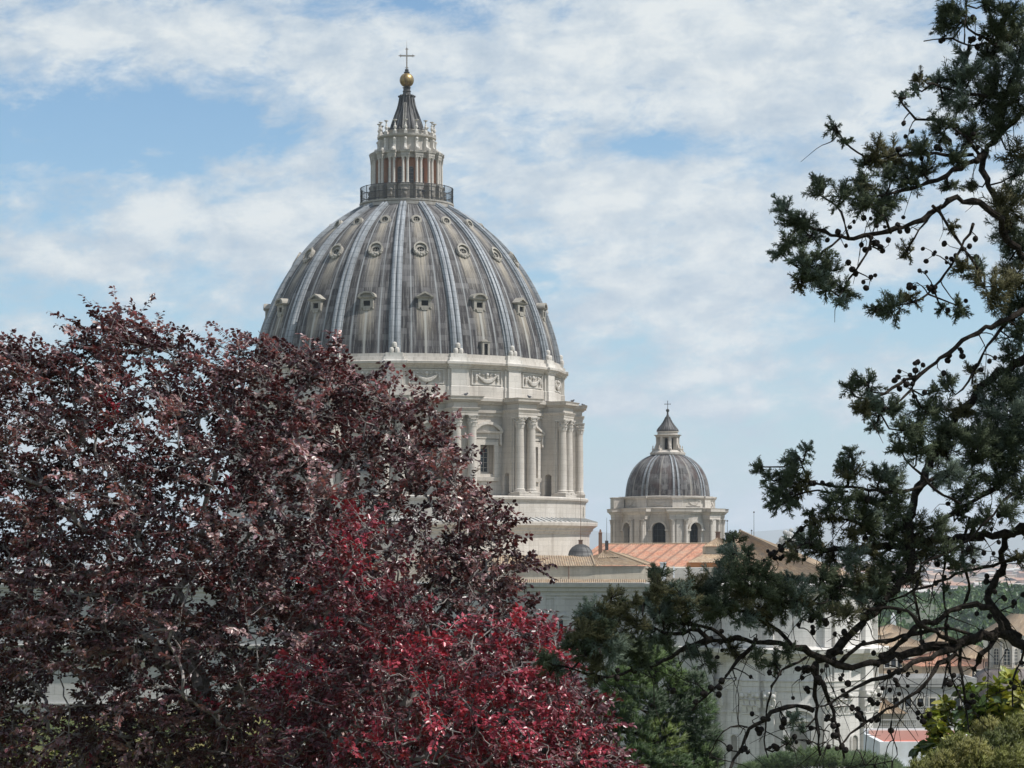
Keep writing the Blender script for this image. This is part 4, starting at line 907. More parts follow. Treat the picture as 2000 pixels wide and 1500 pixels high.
# countless far houses: one mass of little blocks, walls and roofs
V = []; Fq = []; tone = []
for i in range(3600):
    Y = 900 + 5200 * rng.random() ** 1.3; px = rng.uniform(1000, 2150) if rng.random() < .8 else rng.uniform(-100, 1000)
    X = (px - 1000) / F * Y; s = rng.uniform(7, 17); d = rng.uniform(8, 20); h = rng.uniform(9, 22) * (1 + .00012 * Y); z0 = float(hgt(X, Y)) - 2
    if 560 < Y < 1000 and px > 1650: continue
    o = len(V); rot = rng.uniform(-.5, .5); c_, s_ = math.cos(rot), math.sin(rot)
    for z in (z0, z0 + h):
        for u, v in ((-s, -d), (s, -d), (s, d), (-s, d)): V.append((X + u * c_ - v * s_, Y + u * s_ + v * c_, z))
    wc = np.array([(.50, .40, .30), (.56, .48, .40), (.46, .32, .24), (.60, .56, .50)][rng.integers(4)]) * rng.uniform(.85, 1.1)
    for _ in range(8): tone.append(wc)
    Fq += [(o, o + 1, o + 5, o + 4), (o + 1, o + 2, o + 6, o + 5), (o + 2, o + 3, o + 7, o + 6), (o + 3, o, o + 4, o + 7)]
    o = len(V); rc = np.array([(.38, .22, .15), (.44, .30, .22), (.50, .47, .43)][rng.integers(3)])
    for u, v in ((-s - .4, -d - .4), (s + .4, -d - .4), (s + .4, d + .4), (-s - .4, d + .4)): V.append((X + u * c_ - v * s_, Y + u * s_ + v * c_, z0 + h)); tone.append(rc)
    rg_ = z0 + h + (rng.uniform(1.5, 3) if rng.random() < .6 else .3)
    V.append((X - s * c_, Y - s * s_, rg_)); V.append((X + s * c_, Y + s * s_, rg_)); tone += [rc, rc]
    Fq += [(o, o + 1, o + 5, o + 4), (o + 2, o + 3, o + 4, o + 5), (o + 3, o, o + 4, o + 4), (o + 1, o + 2, o + 5, o + 5)]
    nw = max(2, int(s / 2.2))
    if Y < 2600:                                                      # window openings in the near rows
        for r_ in range(int(h / 4)):
            for q in range(nw):
                u0 = -s + (q + .35) * 2 * s / nw; o = len(V)
                for u, z in ((u0, 0), (u0 + 1.1, 0), (u0 + 1.1, 1.8), (u0, 1.8)): V.append((X + u * c_ + (d + .06) * s_, Y + u * s_ - (d + .06) * c_, z0 + h - 3.2 - r_ * 3.8 + z)); tone.append((.07, .065, .06))
                Fq.append((o, o + 1, o + 2, o + 3))
M['citytone'] = vcol('city_plaster', rough=.9, spec=.1)
M['citytone'].name = 'city_plaster'
tag(link('distant_city', npmesh('distant_city', np.array(V), np.array(Fq), 4, np.array(tone)), M['citytone']), 'far spread of pale and terracotta city houses fading into haze beyond the trees', 'houses', kind='stuff')

# ------------------------------------------------------------------ leafy helpers
def unit(a): return a / (np.linalg.norm(a, axis=-1, keepdims=True) + 1e-9)
def leaf_mesh(name, base, d, nrm, L, Wd, tone, fold=.25):
    """each leaf: two blades folded along the midrib"""
    n = len(base); d = unit(d); side = unit(np.cross(d, nrm)); up = np.cross(side, d); L = np.asarray(L).reshape(-1, 1); Wd = np.asarray(Wd).reshape(-1, 1)
    v = np.empty((n, 6, 3)); v[:, 0] = base; v[:, 3] = base + d * L - up * L * .10
    for k, sg in ((1, 1), (5, -1)):
        v[:, k] = base + d * L * .30 + side * sg * Wd * .5 + up * Wd * fold * .5
    for k, sg in ((2, 1), (4, -1)):
        v[:, k] = base + d * L * .68 + side * sg * Wd * .40 + up * Wd * fold * .4 - up * L * .03
    i = np.arange(n)[:, None] * 6
    f = np.concatenate([i + np.array([[0, 1, 2, 3]]), i + np.array([[0, 3, 4, 5]])])
    return npmesh(name, v.reshape(-1, 3), f, 4, np.repeat(tone, 6, 0))
def needle_mesh(name, base, d, L, r, tone, k=3):
    """thin tapering three-sided twiglets"""
    n = len(base); d = unit(d); a = unit(np.cross(d, rng.normal(size=(n, 3)))); b = np.cross(d, a); L = np.asarray(L).reshape(-1, 1); r = np.asarray(r).reshape(-1, 1)
    v = np.empty((n, 4, 3))
    for j in range(3): t = 2 * math.pi * j / 3; v[:, j] = base + r * (a * math.cos(t) + b * math.sin(t))
    v[:, 3] = base + d * L
    i = np.arange(n)[:, None] * 4
    f = np.concatenate([i + np.array([[0, 1, 3]]), i + np.array([[1, 2, 3]]), i + np.array([[2, 0, 3]])])
    return npmesh(name, v.reshape(-1, 3), f, 3, np.repeat(tone, 4, 0))
def sphere(n): return unit(rng.normal(size=(n, 3)))
def crown_faces(centres, radii, per, size, tones, flat=.75):
    """leaf clumps over and inside many crowns; returns arrays for leaf_mesh"""
    B = []; D = []; N = []; L = []; Tn = []
    for c, r_, tn in zip(centres, radii, tones):
        s = sphere(per); s[:, 2] = np.abs(s[:, 2]) * 1.15 - .25; q = c + s * r_ * rng.uniform(.72, 1.05, (per, 1)) * np.array([1, 1, flat])
        B.append(q); D.append(unit(s + rng.normal(size=(per, 3)) * .7)); N.append(unit(s + rng.normal(size=(per, 3)) * .5)); L.append(size * rng.uniform(.6, 1.4, per)); Tn.append(tn * rng.uniform(.7, 1.3, (per, 1)))
    return np.concatenate(B), np.concatenate(D), np.concatenate(N), np.concatenate(L), np.concatenate(Tn)
# wooded hill beyond the basilica on the right, read as one mass
cs = []; rs = []; ts = []
for i in range(520):
    Y = rng.uniform(640, 900); px = rng.uniform(1640, 2200); X = (px - 1000) / F * Y
    t_ = (Y - 640) / 260; z = 22 + 14 * t_ - 3 + 2 * math.sin(px * .02)
    cs.append(np.array([X, Y, z])); rs.append(rng.uniform(2.6, 5.2)); ts.append(np.array([(.060, .115, .028), (.045, .085, .026), (.085, .140, .040), (.035, .070, .028)][rng.integers(4)]))
B, D, N, L, Tn = crown_faces(cs, rs, 110, 1.5, ts)
hill_v = link('wooded_hill', leaf_mesh('wooded_hill', B, D, N, L, L * .8, Tn), M['greenleaf']); tag(hill_v, 'green wooded slope of crowded tree crowns behind the basilica on the right', 'trees', kind='stuff')
b = MB(); xs = np.linspace(1600, 2600, 30)
b.loft([[( (x - 1000) / F * Y, Y, z + 1.2 * math.sin(x * .013 + Y)) for x in xs] for Y, z in ((625, -5), (640, 18), (770, 26), (900, 33), (1000, -8))], cap=False, closed=False)
tag(obj('wooded_hill_ground', b, 'plain', smooth=True), kind='structure')
b = MB(); A = P(1744.5, 1232, 620); b.loft([[(A[0] + sx * r_, A[1] + sy * r_, A[2] + z) for sx, sy in ((-1, -1), (1, -1), (1, 1), (-1, 1))] for r_, z in ((.9, -14), (.75, 0), (.55, 3.6), (.1, 4.8))])
tag(obj('obelisk', b, 'whitepaint'), 'slim white monument standing before the wooded slope', 'obelisk')

# ------------------------------------------------------------------ houses and halls to the right of the basilica
def house(name, label, px0, px1, ytop, Y, dep, wallm, roofm, rows, cols, base=-6, rot=0.0, roofh=2.2, wsize=(1.0, 1.7), pitch=3.9, flat=False, group=None, sills=True):
    A, B = P(px0, ytop, Y), P(px1, ytop, Y); W = B[0] - A[0]; H = A[2] - base
    h = empty(name, ((A[0] + B[0]) / 2, Y, base), rot, label, 'building', group)
    b = MB().box(-W / 2, W / 2, 0, dep, 0, H); b.box(-W / 2 - .25, W / 2 + .25, -.25, dep + .25, H - .5, H - .15); b.box(-W / 2 - .08, W / 2 + .08, -.08, dep, H - 4.6, H - 4.4)
    obj('wall', b, wallm, h)
    if flat:
        r_ = MB()
        for x0, x1, y0, y1 in ((-W / 2 - .2, W / 2 + .2, -.2, .15), (-W / 2 - .2, W / 2 + .2, dep - .15, dep + .2), (-W / 2 - .2, -W / 2 + .15, .15, dep - .15), (W / 2 - .15, W / 2 + .2, .15, dep - .15)): r_.box(x0, x1, y0, y1, H, H + roofh)
        obj('parapet', r_, wallm, h)
    else:
        e = .5; q = [np.array(p, float) for p in ((-W / 2 - e, -e, H - .12), (W / 2 + e, -e, H - .12), (W / 2 + e, dep + e, H - .12), (-W / 2 - e, dep + e, H - .12))]
        m = min(W, dep) / 2
        t0, t1 = (np.array((-W / 2 + m, dep / 2, H + roofh)), np.array((W / 2 - m, dep / 2, H + roofh))) if W >= dep else (np.array((0, m, H + roofh)), np.array((0, dep - m, H + roofh)))
        sh = [tiled(q[0], q[1], t1, t0, .5, 1), tiled(q[1], q[2], t1, t1, .5, 1), tiled(q[2], q[3], t0, t1, .5, 1), tiled(q[3], q[0], t0, t0, .5, 1)] if W >= dep else [tiled(q[0], q[1], t0, t0, .5, 1), tiled(q[1], q[2], t1, t0, .5, 1), tiled(q[2], q[3], t1, t1, .5, 1), tiled(q[3], q[0], t0, t1, .5, 1)]
        rb_ = MB(); rb_.uv = []
        for s in sh: o = len(rb_.v); rb_.v += s.v; rb_.uv += s.uv; rb_.f += [tuple(i + o for i in f) for f in s.f]
        obj('roof', rb_, roofm, h)
    me = None
    for r_ in range(rows):
        for c_ in range(cols):
            x = -W / 2 + W * (c_ + .5) / cols; z = H - 2.4 - r_ * pitch - wsize[1] / 2
            if me is None:
                f = MB(); w2, h2 = wsize[0] / 2, wsize[1] / 2
                for s in (-1, 1): f.box(s * (w2 + .1) - .1, s * (w2 + .1) + .1, -.1, .02, -h2 - .1, h2 + .2)
                f.box(-w2, w2, -.1, .02, h2, h2 + .2); f.box(-w2 - .3, w2 + .3, -.16, .02, -h2 - .25, -h2 - .1); d = MB().box(-w2, w2, -.03, .02, -h2 - .1, h2)
                o = multi('window', [(f, 'palecream'), (d, 'glass')], h, loc=(x, 0, z)); me = o
            else: o = me.copy(); C.objects.link(o); o.parent = h; o.location = (x, 0, z)
    return h
house('apartment_house', 'peach plastered apartment house with many windows behind the thick cypress branch', 1725, 1815, 1262, 470, 16, 'cream', 'browntile', 5, 7, rot=.12, group='plastered houses beyond the basilica')
house('apartment_house', 'tall pinkish apartment house just left of the far church lantern', 1818, 1868, 1255, 500, 14, 'pink', 'browntile', 6, 4, rot=-.1, group='plastered houses beyond the basilica')
house('apartment_house', 'long low yellow house with a row of narrow windows under the peach house', 1800, 1900, 1300, 440, 14, 'cream', 'redtile', 3, 10, rot=.1, wsize=(.8, 1.9), group='plastered houses beyond the basilica')
house('apartment_house', 'pale cream block farther back between wooded slope and peach house', 1700, 1800, 1240, 560, 18, 'palecream', 'browntile', 4, 8, rot=-.05, group='plastered houses beyond the basilica')
house('apartment_house', 'cream house with pitched roof at the right edge behind the lantern', 1985, 2070, 1240, 540, 20, 'palecream', 'browntile', 5, 6, rot=.2, roofh=4.5, group='plastered houses beyond the basilica')
house('apartment_house', 'brown roofed house half hidden right of the lantern', 1890, 1945, 1285, 455, 12, 'pink', 'browntile', 4, 4, rot=.05, group='plastered houses beyond the basilica')
house('garden_hall', 'grey stone hall with cornice beneath the far houses', 1690, 1905, 1336, 395, 14, 'greystone', 'browntile', 1, 9, rot=.0, roofh=1.0, flat=True)
# balustraded wing with brown tiled roof
hw_ = house('balustraded_wing', 'low wing with brown tiled roof and stone balustrade beside the transept', 1700, 1765, 1392, 372, 8, 'ochre', 'browntile', 1, 3, roofh=2.0, wsize=(1.1, 1.0))
def balustrade(name, label, pxa, pxb, ytop, Y, h_, n):
    A, B = P(pxa, ytop, Y), P(pxb, ytop, Y); t = empty(name, ((A[0] + B[0]) / 2, Y, A[2] - h_), 0, label, 'balustrade'); W = B[0] - A[0]
    obj('rail', MB().box(-W / 2, W / 2, -.18, .18, h_ - .18, h_), 'greystone', t); obj('plinth', MB().box(-W / 2, W / 2, -.2, .2, -12, .15), 'greystone', t)
    m = MB().lathe([(.06, .15), (.13, h_ * .35), (.06, h_ * .62), (.1, h_ - .18)], 8).mesh('baluster')
    for i in range(n): link('baluster', m, M['greystone'], t, loc=(-W / 2 + W * (i + .5) / n, 0, 0))
balustrade('balustrade', 'grey stone balustrade in front of the brown tiled wing', 1700, 1790, 1405, 366, 1.25, 24)
balustrade('balustrade', 'pale balustrade on the grey hall above the brown tiled wing', 1768, 1862, 1380, 384, 1.1, 24)
# white terrace building with red floor
A, B = P(1748, 1437, 235), P(1900, 1437, 235); tb = empty('terrace_house', ((A[0] + B[0]) / 2, 235, 8), 0, 'flat white painted building with parapet round a red terrace floor', 'building'); W = B[0] - A[0] + 3; H = P(0, 1452, 235)[2] - 8
obj('wall', MB().box(-W / 2, W / 2, 0, 11, 0, H - .6), 'whitepaint', tb); obj('terrace_floor', MB().box(-W / 2 + .8, W / 2 - .8, .8, 10.2, H - .6, H - .5), 'terracotta', tb)
b = MB()
for x0, x1, y0, y1, up in ((-W / 2, W / 2, 0, .45, 0), (-W / 2, -W / 2 + .45, .45, 10.5, 0), (W / 2 - .45, W / 2, .45, 10.5, 0), (-W / 2, W / 2, 10.5, 11, .5)): b.box(x0, x1, y0, y1, H - .6, H + .15 + up)
obj('parapet', b, 'whitepaint', tb); obj('back_wall', MB().box(-W / 2 + .45, W / 2 - .45, 10.2, 10.48, H - .5, H + .5), 'pink', tb)
obj('cornice', MB().ressaut([(.2, H - 3.1), (.5, H - 3.0), (.9, H - 2.85), (.9, H - 2.6), (.3, H - 2.45)], W / 2, 0, -11), 'whitepaint', tb)
b = MB().box(-W / 2 - 1.6, W / 2 + 1.5, -1.2, 12, 0, H - 3.3); b.loft([[(-W / 2 - 1.8, -1.4, H - 3.3), (W / 2 + 1.8, -1.4, H - 3.3), (W / 2 + 1.8, 12.2, H - 3.3), (-W / 2 - 1.8, 12.2, H - 3.3)], [(-W / 2 - .6, -.2, H - 2.9), (W / 2 + .6, -.2, H - 2.9), (W / 2 + .6, 11, H - 2.9), (-W / 2 - .6, 11, H - 2.9)]])
obj('lower_storey', b, 'whitepaint', tb)
# the far church: dome with arched lantern
A = P(1961, 1345, 430); ch = empty('church', (A[0], 430, -6), 0, 'far church with brown ribbed dome and arched stone lantern at the right edge', 'church'); z0 = A[2] + 6
s = 430 / F
pr = smooth_curve([(74 * s, z0 - 1.5), (70 * s, z0 + .4), (58 * s, z0 + 2.2), (44 * s, z0 + 3.3), (36 * s, z0 + 3.7)], 14); M['churchlead'] = mat('brown_lead', lambda t, c: t.mix(t.ramp(t.noise(t.vmul(c, (.9, .9, .4)), 1.0, 6, .65), (.35, 0.), (.7, 1.)), (.10, .08, .075), (.22, .185, .17)), .7)
b = MB().lathe([tuple(p) for p in pr], 48)
cd = obj('dome', b, 'churchlead', ch, smooth=True)
b = MB()
for k in range(16):
    X = Matrix.Rotation(R(22.5 * k + 5), 4, 'Z'); b.loft([[(-.12, -p[0] + .05, p[1]), (.12, -p[0] + .05, p[1]), (.12, -p[0] - .1, p[1]), (-.12, -p[0] - .1, p[1])] for p in pr], X)
obj('dome_ribs', b, 'churchlead', cd)
obj('drum', MB().lathe([(76 * s, 0), (76 * s, z0 - 2.2), (80 * s, z0 - 2.0), (80 * s, z0 - 1.5), (70 * s, z0 - 1.4)], 48), 'greystone', ch)
zb = z0 + 3.7
lb = obj('lantern', MB().lathe([(37 * s, zb - .2), (38 * s, zb + .25), (28.5 * s, zb + .3), (28.5 * s, zb + 5.0), (31 * s, zb + 5.1), (33 * s, zb + 5.5), (22 * s, zb + 5.9), (10 * s, zb + 7.6), (3 * s, zb + 8.4)], 8, a0=R(22.5), a1=R(382.5)), 'ochre', ch)
rr = 28.5 * s * math.cos(R(22.5))
for k in range(-2, 3):
    f = MB(); d = MB(); o_ = arch(.52, zb + .75, zb + 3.2, 8); f.strip(o_, [(x * 1.3, z + (.15 if z > zb + 3.1 else 0)) for x, z in o_], -rr - .12, -rr + .1); d.prism(o_, -rr - .03, -rr + .1)
    for x in (-.02,): f.box(x - .03, x + .07, -rr - .08, -rr - .03, zb + .75, zb + 3.7)
    for z in (1.4, 2.0, 2.6, 3.2): f.box(-.5, .5, -rr - .075, -rr - .03, zb + z - .035, zb + z + .035)
    multi('lantern_window', [(f, 'lightstone'), (d, 'glass')], lb, rz=R(45 * k) if False else R(45 * k))
b = MB()
for k in range(8):
    X = Matrix.Rotation(R(22.5 + 45 * k), 4, 'Z'); b.box(-.22, .22, -28.5 * s - .25, -28.5 * s + .3, zb + .3, zb + 5.0, X)
obj('lantern_pilasters', b, 'lightstone', lb)
b = MB()
for k in range(60): a = 2 * math.pi * k / 60; b.box(36 * s * math.sin(a) - .02, 36 * s * math.sin(a) + .02, -36 * s * math.cos(a) - .02, -36 * s * math.cos(a) + .02, zb + .2, zb + 1.1)
b.lathe([(36 * s - .03, zb + 1.07), (36 * s + .03, zb + 1.07), (36 * s + .03, zb + 1.13), (36 * s - .03, zb + 1.13), (36 * s - .03, zb + 1.07)], 48); obj('railing', b, 'iron', ch)
# pale pavilion on the lawn behind the purple tree
A, B = P(-60, 1283, 205), P(330, 1283, 205); pv = empty('pavilion', ((A[0] + B[0]) / 2, 205, 34), .05, 'pale grey garden pavilion with cornice and small gable seen through the purple tree', 'building'); W = B[0] - A[0]; H = A[2] - 34
b = MB().box(-W / 2, W / 2, 0, 8, 0, H); b.ressaut([(0, H - .9), (.15, H - .7), (.2, H - .5), (.5, H - .3), (.55, H)], W / 2, 0, -8); b.ressaut([(0, H - 4.4), (.15, H - 4.3), (.25, H - 4.1), (.25, H - 4.0)], W / 2, 0, -8)
obj('wall', b, 'greystone', pv)
b = MB(); x0 = P(122, 0, 205)[0] - (A[0] + B[0]) / 2; b.prism([(x0 - 1.9, H - 5.6), (x0, H - 4.75), (x0 + 1.9, H - 5.6)][::-1], -.5, -.01); b.box(x0 - 1.9, x0 + 1.9, -.55, -.01, H - 5.8, H - 5.6); obj('gable', b, 'greystone', pv)
obj('door', MB().box(x0 - 1.2, x0 + 1.2, -.1, -.01, 1.2, H - 5.85), 'brown', pv)
obj('base_band', MB().box(-W / 2 - .1, W / 2 + .1, -.3, -.005, 0, 1.15), 'orangeband', pv)

# ------------------------------------------------------------------ air
M['haze'] = bpy.data.materials.new('haze_air'); M['haze'].use_nodes = True; t = NT(M['haze'].node_tree)
pvn = t.n('ShaderNodeVolumePrincipled', {'Color': (.80, .88, 1.0), 'Density': HAZE_D, 'Anisotropy': 0.1}); t.n('ShaderNodeOutputMaterial', {'Volume': pvn})
hz = obj('haze', MB().box(-15500, 15500, -700, 17500, -15.5, 420), 'haze'); tag(hz, kind='stuff'); tag(hz, 'pale blue haze over the far city', 'haze')

# ------------------------------------------------------------------ broadleaf trees grown from a skeleton
def inside(poly, x, z):
    poly = np.asarray(poly, float); c = np.zeros(len(x), bool); j = len(poly) - 1
    for i in range(len(poly)):
        xi, zi = poly[i]; xj, zj = poly[j]
        c ^= ((zi > z) != (zj > z)) & (x < (xj - xi) * (z - zi) / (zj - zi + 1e-12) + xi); j = i
    return c
def edge_dist(poly, x, z):
    poly = np.asarray(poly, float); d = np.full(len(x), 1e9)
    for a, b_ in zip(poly, np.roll(poly, -1, 0)):
        ab = b_ - a; t = np.clip(((x - a[0]) * ab[0] + (z - a[1]) * ab[1]) / (ab @ ab + 1e-12), 0, 1)
        d = np.minimum(d, np.hypot(x - a[0] - t * ab[0], z - a[1] - t * ab[1]))
    return d
def sample_crown(outline_px, Y0, thick, n, gap, holes=(), dens=None):
    """points through a crown of real depth whose front view has the given outline"""
    poly = np.array([P(x, y, Y0)[[0, 2]] for x, y in outline_px]); lo, hi = poly.min(0), poly.max(0); pts = []
    hp = [np.array([P(x, y, Y0)[[0, 2]] for x, y in h]) for h in holes]
    tries = 0
    while len(pts) < n and tries < 400:
        tries += 1
        q = rng.uniform(lo, hi, (600, 2)); ok = inside(poly, q[:, 0], q[:, 1]); q = q[ok]
        for h in hp: q = q[~inside(h, q[:, 0], q[:, 1])]
        if len(q) == 0: continue
        ed = edge_dist(poly, q[:, 0], q[:, 1]); t = thick * np.sqrt(np.clip(ed / (thick * .9), .03, 1))
        y = Y0 + rng.uniform(-1, 1, len(q)) * t
        k = (y / Y0)                                                  # keep the front view while moving in depth
        X = q[:, 0] * k; Z = EYE + (q[:, 1] - EYE) * k
        for p in np.stack([X, y, Z], 1):
            if len(pts) == 0 or np.min(np.sum((np.array(pts[-900:]) - p) ** 2, 1)) > gap ** 2: pts.append(p)
            if len(pts) >= n: break
    return np.array(pts)
def grow(seeds, parents0, pts, alpha=.45):
    """join every point to the tree by the cheapest path; returns nodes and parents"""
    nodes = np.concatenate([seeds, pts]); n = len(nodes); par = np.full(n, -1); path = np.zeros(n); m = len(seeds)
    for i in range(1, m): par[i] = parents0[i]; path[i] = path[par[i]] + np.linalg.norm(nodes[i] - nodes[par[i]])
    best = np.full(n, 1e9); arg = np.zeros(n, int)
    def relax(j):
        d = np.linalg.norm(nodes - nodes[j], axis=1); c = d ** 1.25 + alpha * (path[j] + d) * .35
        k = c < best; best[k] = c[k]; arg[k] = j
    done = np.zeros(n, bool); done[:m] = True
    for j in range(m): relax(j)
    for _ in range(n - m):
        c = np.where(done, 1e9, best); j = int(np.argmin(c)); par[j] = arg[j]; path[j] = path[par[j]] + np.linalg.norm(nodes[j] - nodes[par[j]]); done[j] = True; relax(j)
    return nodes, par, path
def pipe_radii(nodes, par, path, tip, ex=2.35):
    r_ = np.full(len(nodes), tip ** ex); kids = np.zeros(len(nodes), int)
    for j in np.argsort(-path):
        if par[j] >= 0: r_[par[j]] += r_[j]; kids[par[j]] += 1
    return r_ ** (1 / ex), kids
def limb_mesh(nodes, par, rad, wob=.12, k=5, rmax=9.):
    b = MB()
    for j in range(len(nodes)):
        i = par[j]
        if i < 0: continue
        a, c = nodes[i], nodes[j]; L = np.linalg.norm(c - a); o1 = rng.normal(size=3) * L * wob; o2 = rng.normal(size=3) * L * wob * .7
        ra, rc = min(rad[i], rmax, rad[j] * 1.5), rad[j]
        b.tube([a, a + (c - a) * .35 + o1, a + (c - a) * .7 + o2, c], [ra, ra * .7 + rc * .3, ra * .3 + rc * .7, rc], 8 if rc > .03 else k)
    return b
def broadleaf(root, nodes, par, path, rad, centre, wind, twigs, leaves, tlen, lsize, palette, red=None, seed_n=0, droop=.18, leafm='beechleaf', barkm='greybark', spread=.5, lead=None):
    """leafy sprays on every outer branch"""
    B = []; D = []; N = []; L = []; Tn = []; tw = MB()
    nodes = np.asarray(nodes)
    for j in range(seed_n, len(nodes)):
        p = nodes[j]; e = unit(p - nodes[par[j]]); outw = unit(p - centre); hv = palette(p)
        for q in range(twigs if rad[j] < .02 else max(1, twigs - 1)):
            d = unit(.55 * e + .55 * outw + np.array(wind) + rng.normal(size=3) * spread); l = tlen * rng.uniform(.55, 1.35)
            if lead is not None and rng.random() < lead(p): d = unit(d * .5 + np.array([-.80, 0, .24]) + rng.normal(size=3) * .22); l = tlen * rng.uniform(1.4, 2.1)
            bend = np.array([0, 0, -droop]) + rng.normal(size=3) * .12
            t = np.linspace(0, 1, 5)[:, None]; line = p + d * l * t + bend * l * t ** 2
            tw.tube(line[::2], [.0045, .003, .0015], 3)
            m = int(leaves * l / tlen); ts = np.sort(rng.uniform(.12, 1.0, m))[:, None]; base = p + d * l * ts + bend * l * ts ** 2
            ax = unit(d + 2 * bend * ts); upv = unit(np.array([0, 0, 1.]) + rng.normal(size=3) * .35); side = unit(np.cross(ax, upv)) * np.where(np.arange(m) % 2, 1, -1)[:, None]
            ld = unit(ax * .55 + side * .75 + np.array([0, 0, -.22]) + rng.normal(size=(m, 3)) * .32)
            B.append(base + ld * .01); D.append(ld); N.append(unit(upv + rng.normal(size=(m, 3)) * .42)); L.append(lsize * rng.uniform(.65, 1.25, m)); Tn.append(hv * rng.uniform(.65, 1.35, (m, 1)) * (1 + rng.normal(size=(m, 3)) * .06))
    B, D, N, L, Tn = map(np.concatenate, (B, D, N, L, Tn))
    link('foliage', leaf_mesh('foliage', B, D, N, L, L * .62, np.clip(Tn, .003, 1)), M[leafm], root)
    tw.v = [tuple(v) for v in tw.v]; obj('twigs', tw, barkm, root)
    return len(B)
# --- the copper beech filling the left
beech_out = [(-80, 672), (0, 672), (70, 690), (130, 712), (195, 690), (200, 645), (270, 622), (330, 652), (400, 690), (455, 680), (520, 715), (560, 695), (620, 682), (665, 680), (695, 712), (720, 742), (765, 752), (805, 778), (850, 795), (890, 820), (885, 860), (900, 900), (915, 950), (945, 995), (1000, 1012), (985, 1060), (1030, 1095), (1040, 1135), (990, 1160), (1040, 1195), (1085, 1235), (1110, 1290), (1130, 1360), (1170, 1430), (1205, 1530), (1180, 1620), (-80, 1620)]
holes = [[(88, 1335), (128, 1312), (172, 1345), (150, 1372), (100, 1385)], [(105, 1402), (185, 1395), (160, 1425)], [(35, 845), (75, 830), (70, 890), (45, 905)], [(290, 935), (330, 940), (325, 955), (295, 955)]]
YB = 28.0
bt = empty('copper_beech', (0, 0, 0), 0, 'large dark purple copper beech filling the left, leaves gleaming in sun', 'tree', 'red-leaved trees in front of the basilica')
rootz = float(hgt(P(430, 1500, YB)[0], YB))
seeds = [np.array([P(430, 1500, YB)[0], YB, rootz - .3]), P(435, 1620, YB), P(438, 1500, YB), P(430, 1420, YB), P(400, 1330, YB + .3), P(490, 1390, YB - .3), P(300, 1400, YB + .2), P(620, 1480, YB + .3), P(640, 1250, YB + .4), P(250, 1180, YB + .5)]
par0 = [-1, 0, 1, 2, 3, 3, 3, 2, 5, 4]
pts = sample_crown(beech_out, YB, 2.2, 3100, .135, holes)
nodes, par, path = grow(np.array(seeds), par0, pts)
rad, kids = pipe_radii(nodes, par, path, .0042)
obj('branches', limb_mesh(nodes, par, rad, .10, 5, .17), 'greybark', bt)
bc = P(480, 1350, YB)
def pal_beech(p):
    b_ = np.array([(.072, .029, .031), (.048, .021, .025), (.105, .038, .038), (.060, .030, .028)][rng.integers(4)])
    if rng.random() < .22: b_ = np.array((.30, .195, .19))  # paler leaf backs, also painted in as sunlit glints
    if rng.random() < .008: b_ = np.array((.20, .016, .030))
    return b_
top_x = P(0, 0, YB)[0]
oarr = np.array([P(x, y, YB)[[0, 2]] for x, y in beech_out])
def lead(p):                                                          # long wind-blown leading shoots at the top of the crown
    k = YB / p[1]; zt = np.interp(p[0] * k, oarr[:22, 0], oarr[:22, 1]); return .45 if zt - (EYE + (p[2] - EYE) * k) < .35 else .03
nl = broadleaf(bt, nodes, par, path, rad, bc, (-.22, -.05, .12), 3, 25, .34, .058, pal_beech, seed_n=len(seeds), lead=lead)
# --- the red-leaved tree before it
red_out = [(660, 1040), (715, 995), (750, 1060), (725, 1120), (800, 1170), (850, 1225), (930, 1235), (1000, 1215), (1080, 1240), (1115, 1300), (1150, 1350), (1180, 1425), (1225, 1510), (1230, 1640), (480, 1640), (490, 1470), (545, 1420), (520, 1390), (565, 1300), (650, 1270), (615, 1190), (640, 1110)]
YR = 24.0
rt = empty('red_leaved_tree', (0, 0, 0), 0, 'smaller tree with crimson leaves glowing in front of the dark purple beech', 'tree', 'red-leaved trees in front of the basilica')
rootz = float(hgt(P(790, 1500, YR)[0], YR))
seeds = [np.array([P(790, 1500, YR)[0], YR, rootz - .3]), P(785, 1620, YR), P(775, 1480, YR), P(790, 1380, YR), P(835, 1270, YR), P(860, 1160, YR + .2), P(900, 1300, YR), P(980, 1245, YR), P(700, 1440, YR - .2), P(960, 1420, YR - .2)]
par0 = [-1, 0, 1, 2, 3, 4, 3, 6, 2, 2]
pts = sample_crown(red_out, YR, 1.2, 760, .14)
nodes, par, path = grow(np.array(seeds), par0, pts)
rad, kids = pipe_radii(nodes, par, path, .0042)
obj('branches', limb_mesh(nodes, par, rad, .10, 5, .10), 'greybark', rt)
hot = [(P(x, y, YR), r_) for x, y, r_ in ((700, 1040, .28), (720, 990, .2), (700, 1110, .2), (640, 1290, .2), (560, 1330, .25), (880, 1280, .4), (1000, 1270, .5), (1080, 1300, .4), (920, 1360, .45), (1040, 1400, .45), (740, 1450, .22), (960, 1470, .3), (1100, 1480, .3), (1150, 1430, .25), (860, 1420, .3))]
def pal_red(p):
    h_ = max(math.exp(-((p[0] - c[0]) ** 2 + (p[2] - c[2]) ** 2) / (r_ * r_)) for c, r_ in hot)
    dark = np.array([(.105, .032, .036), (.078, .028, .032), (.135, .030, .040)][rng.integers(3)]); vivid = np.array([(.29, .034, .056), (.37, .062, .086), (.20, .028, .043)][rng.integers(3)])  # leaf colours of the tree: vivid reds in patches, darker ones elsewhere
    return vivid if rng.random() < h_ * .74 + .05 else dark
broadleaf(rt, nodes, par, path, rad, P(820, 1420, YR), (-.10, -.12, .05), 3, 23, .29, .055, pal_red, seed_n=len(seeds), spread=.55)

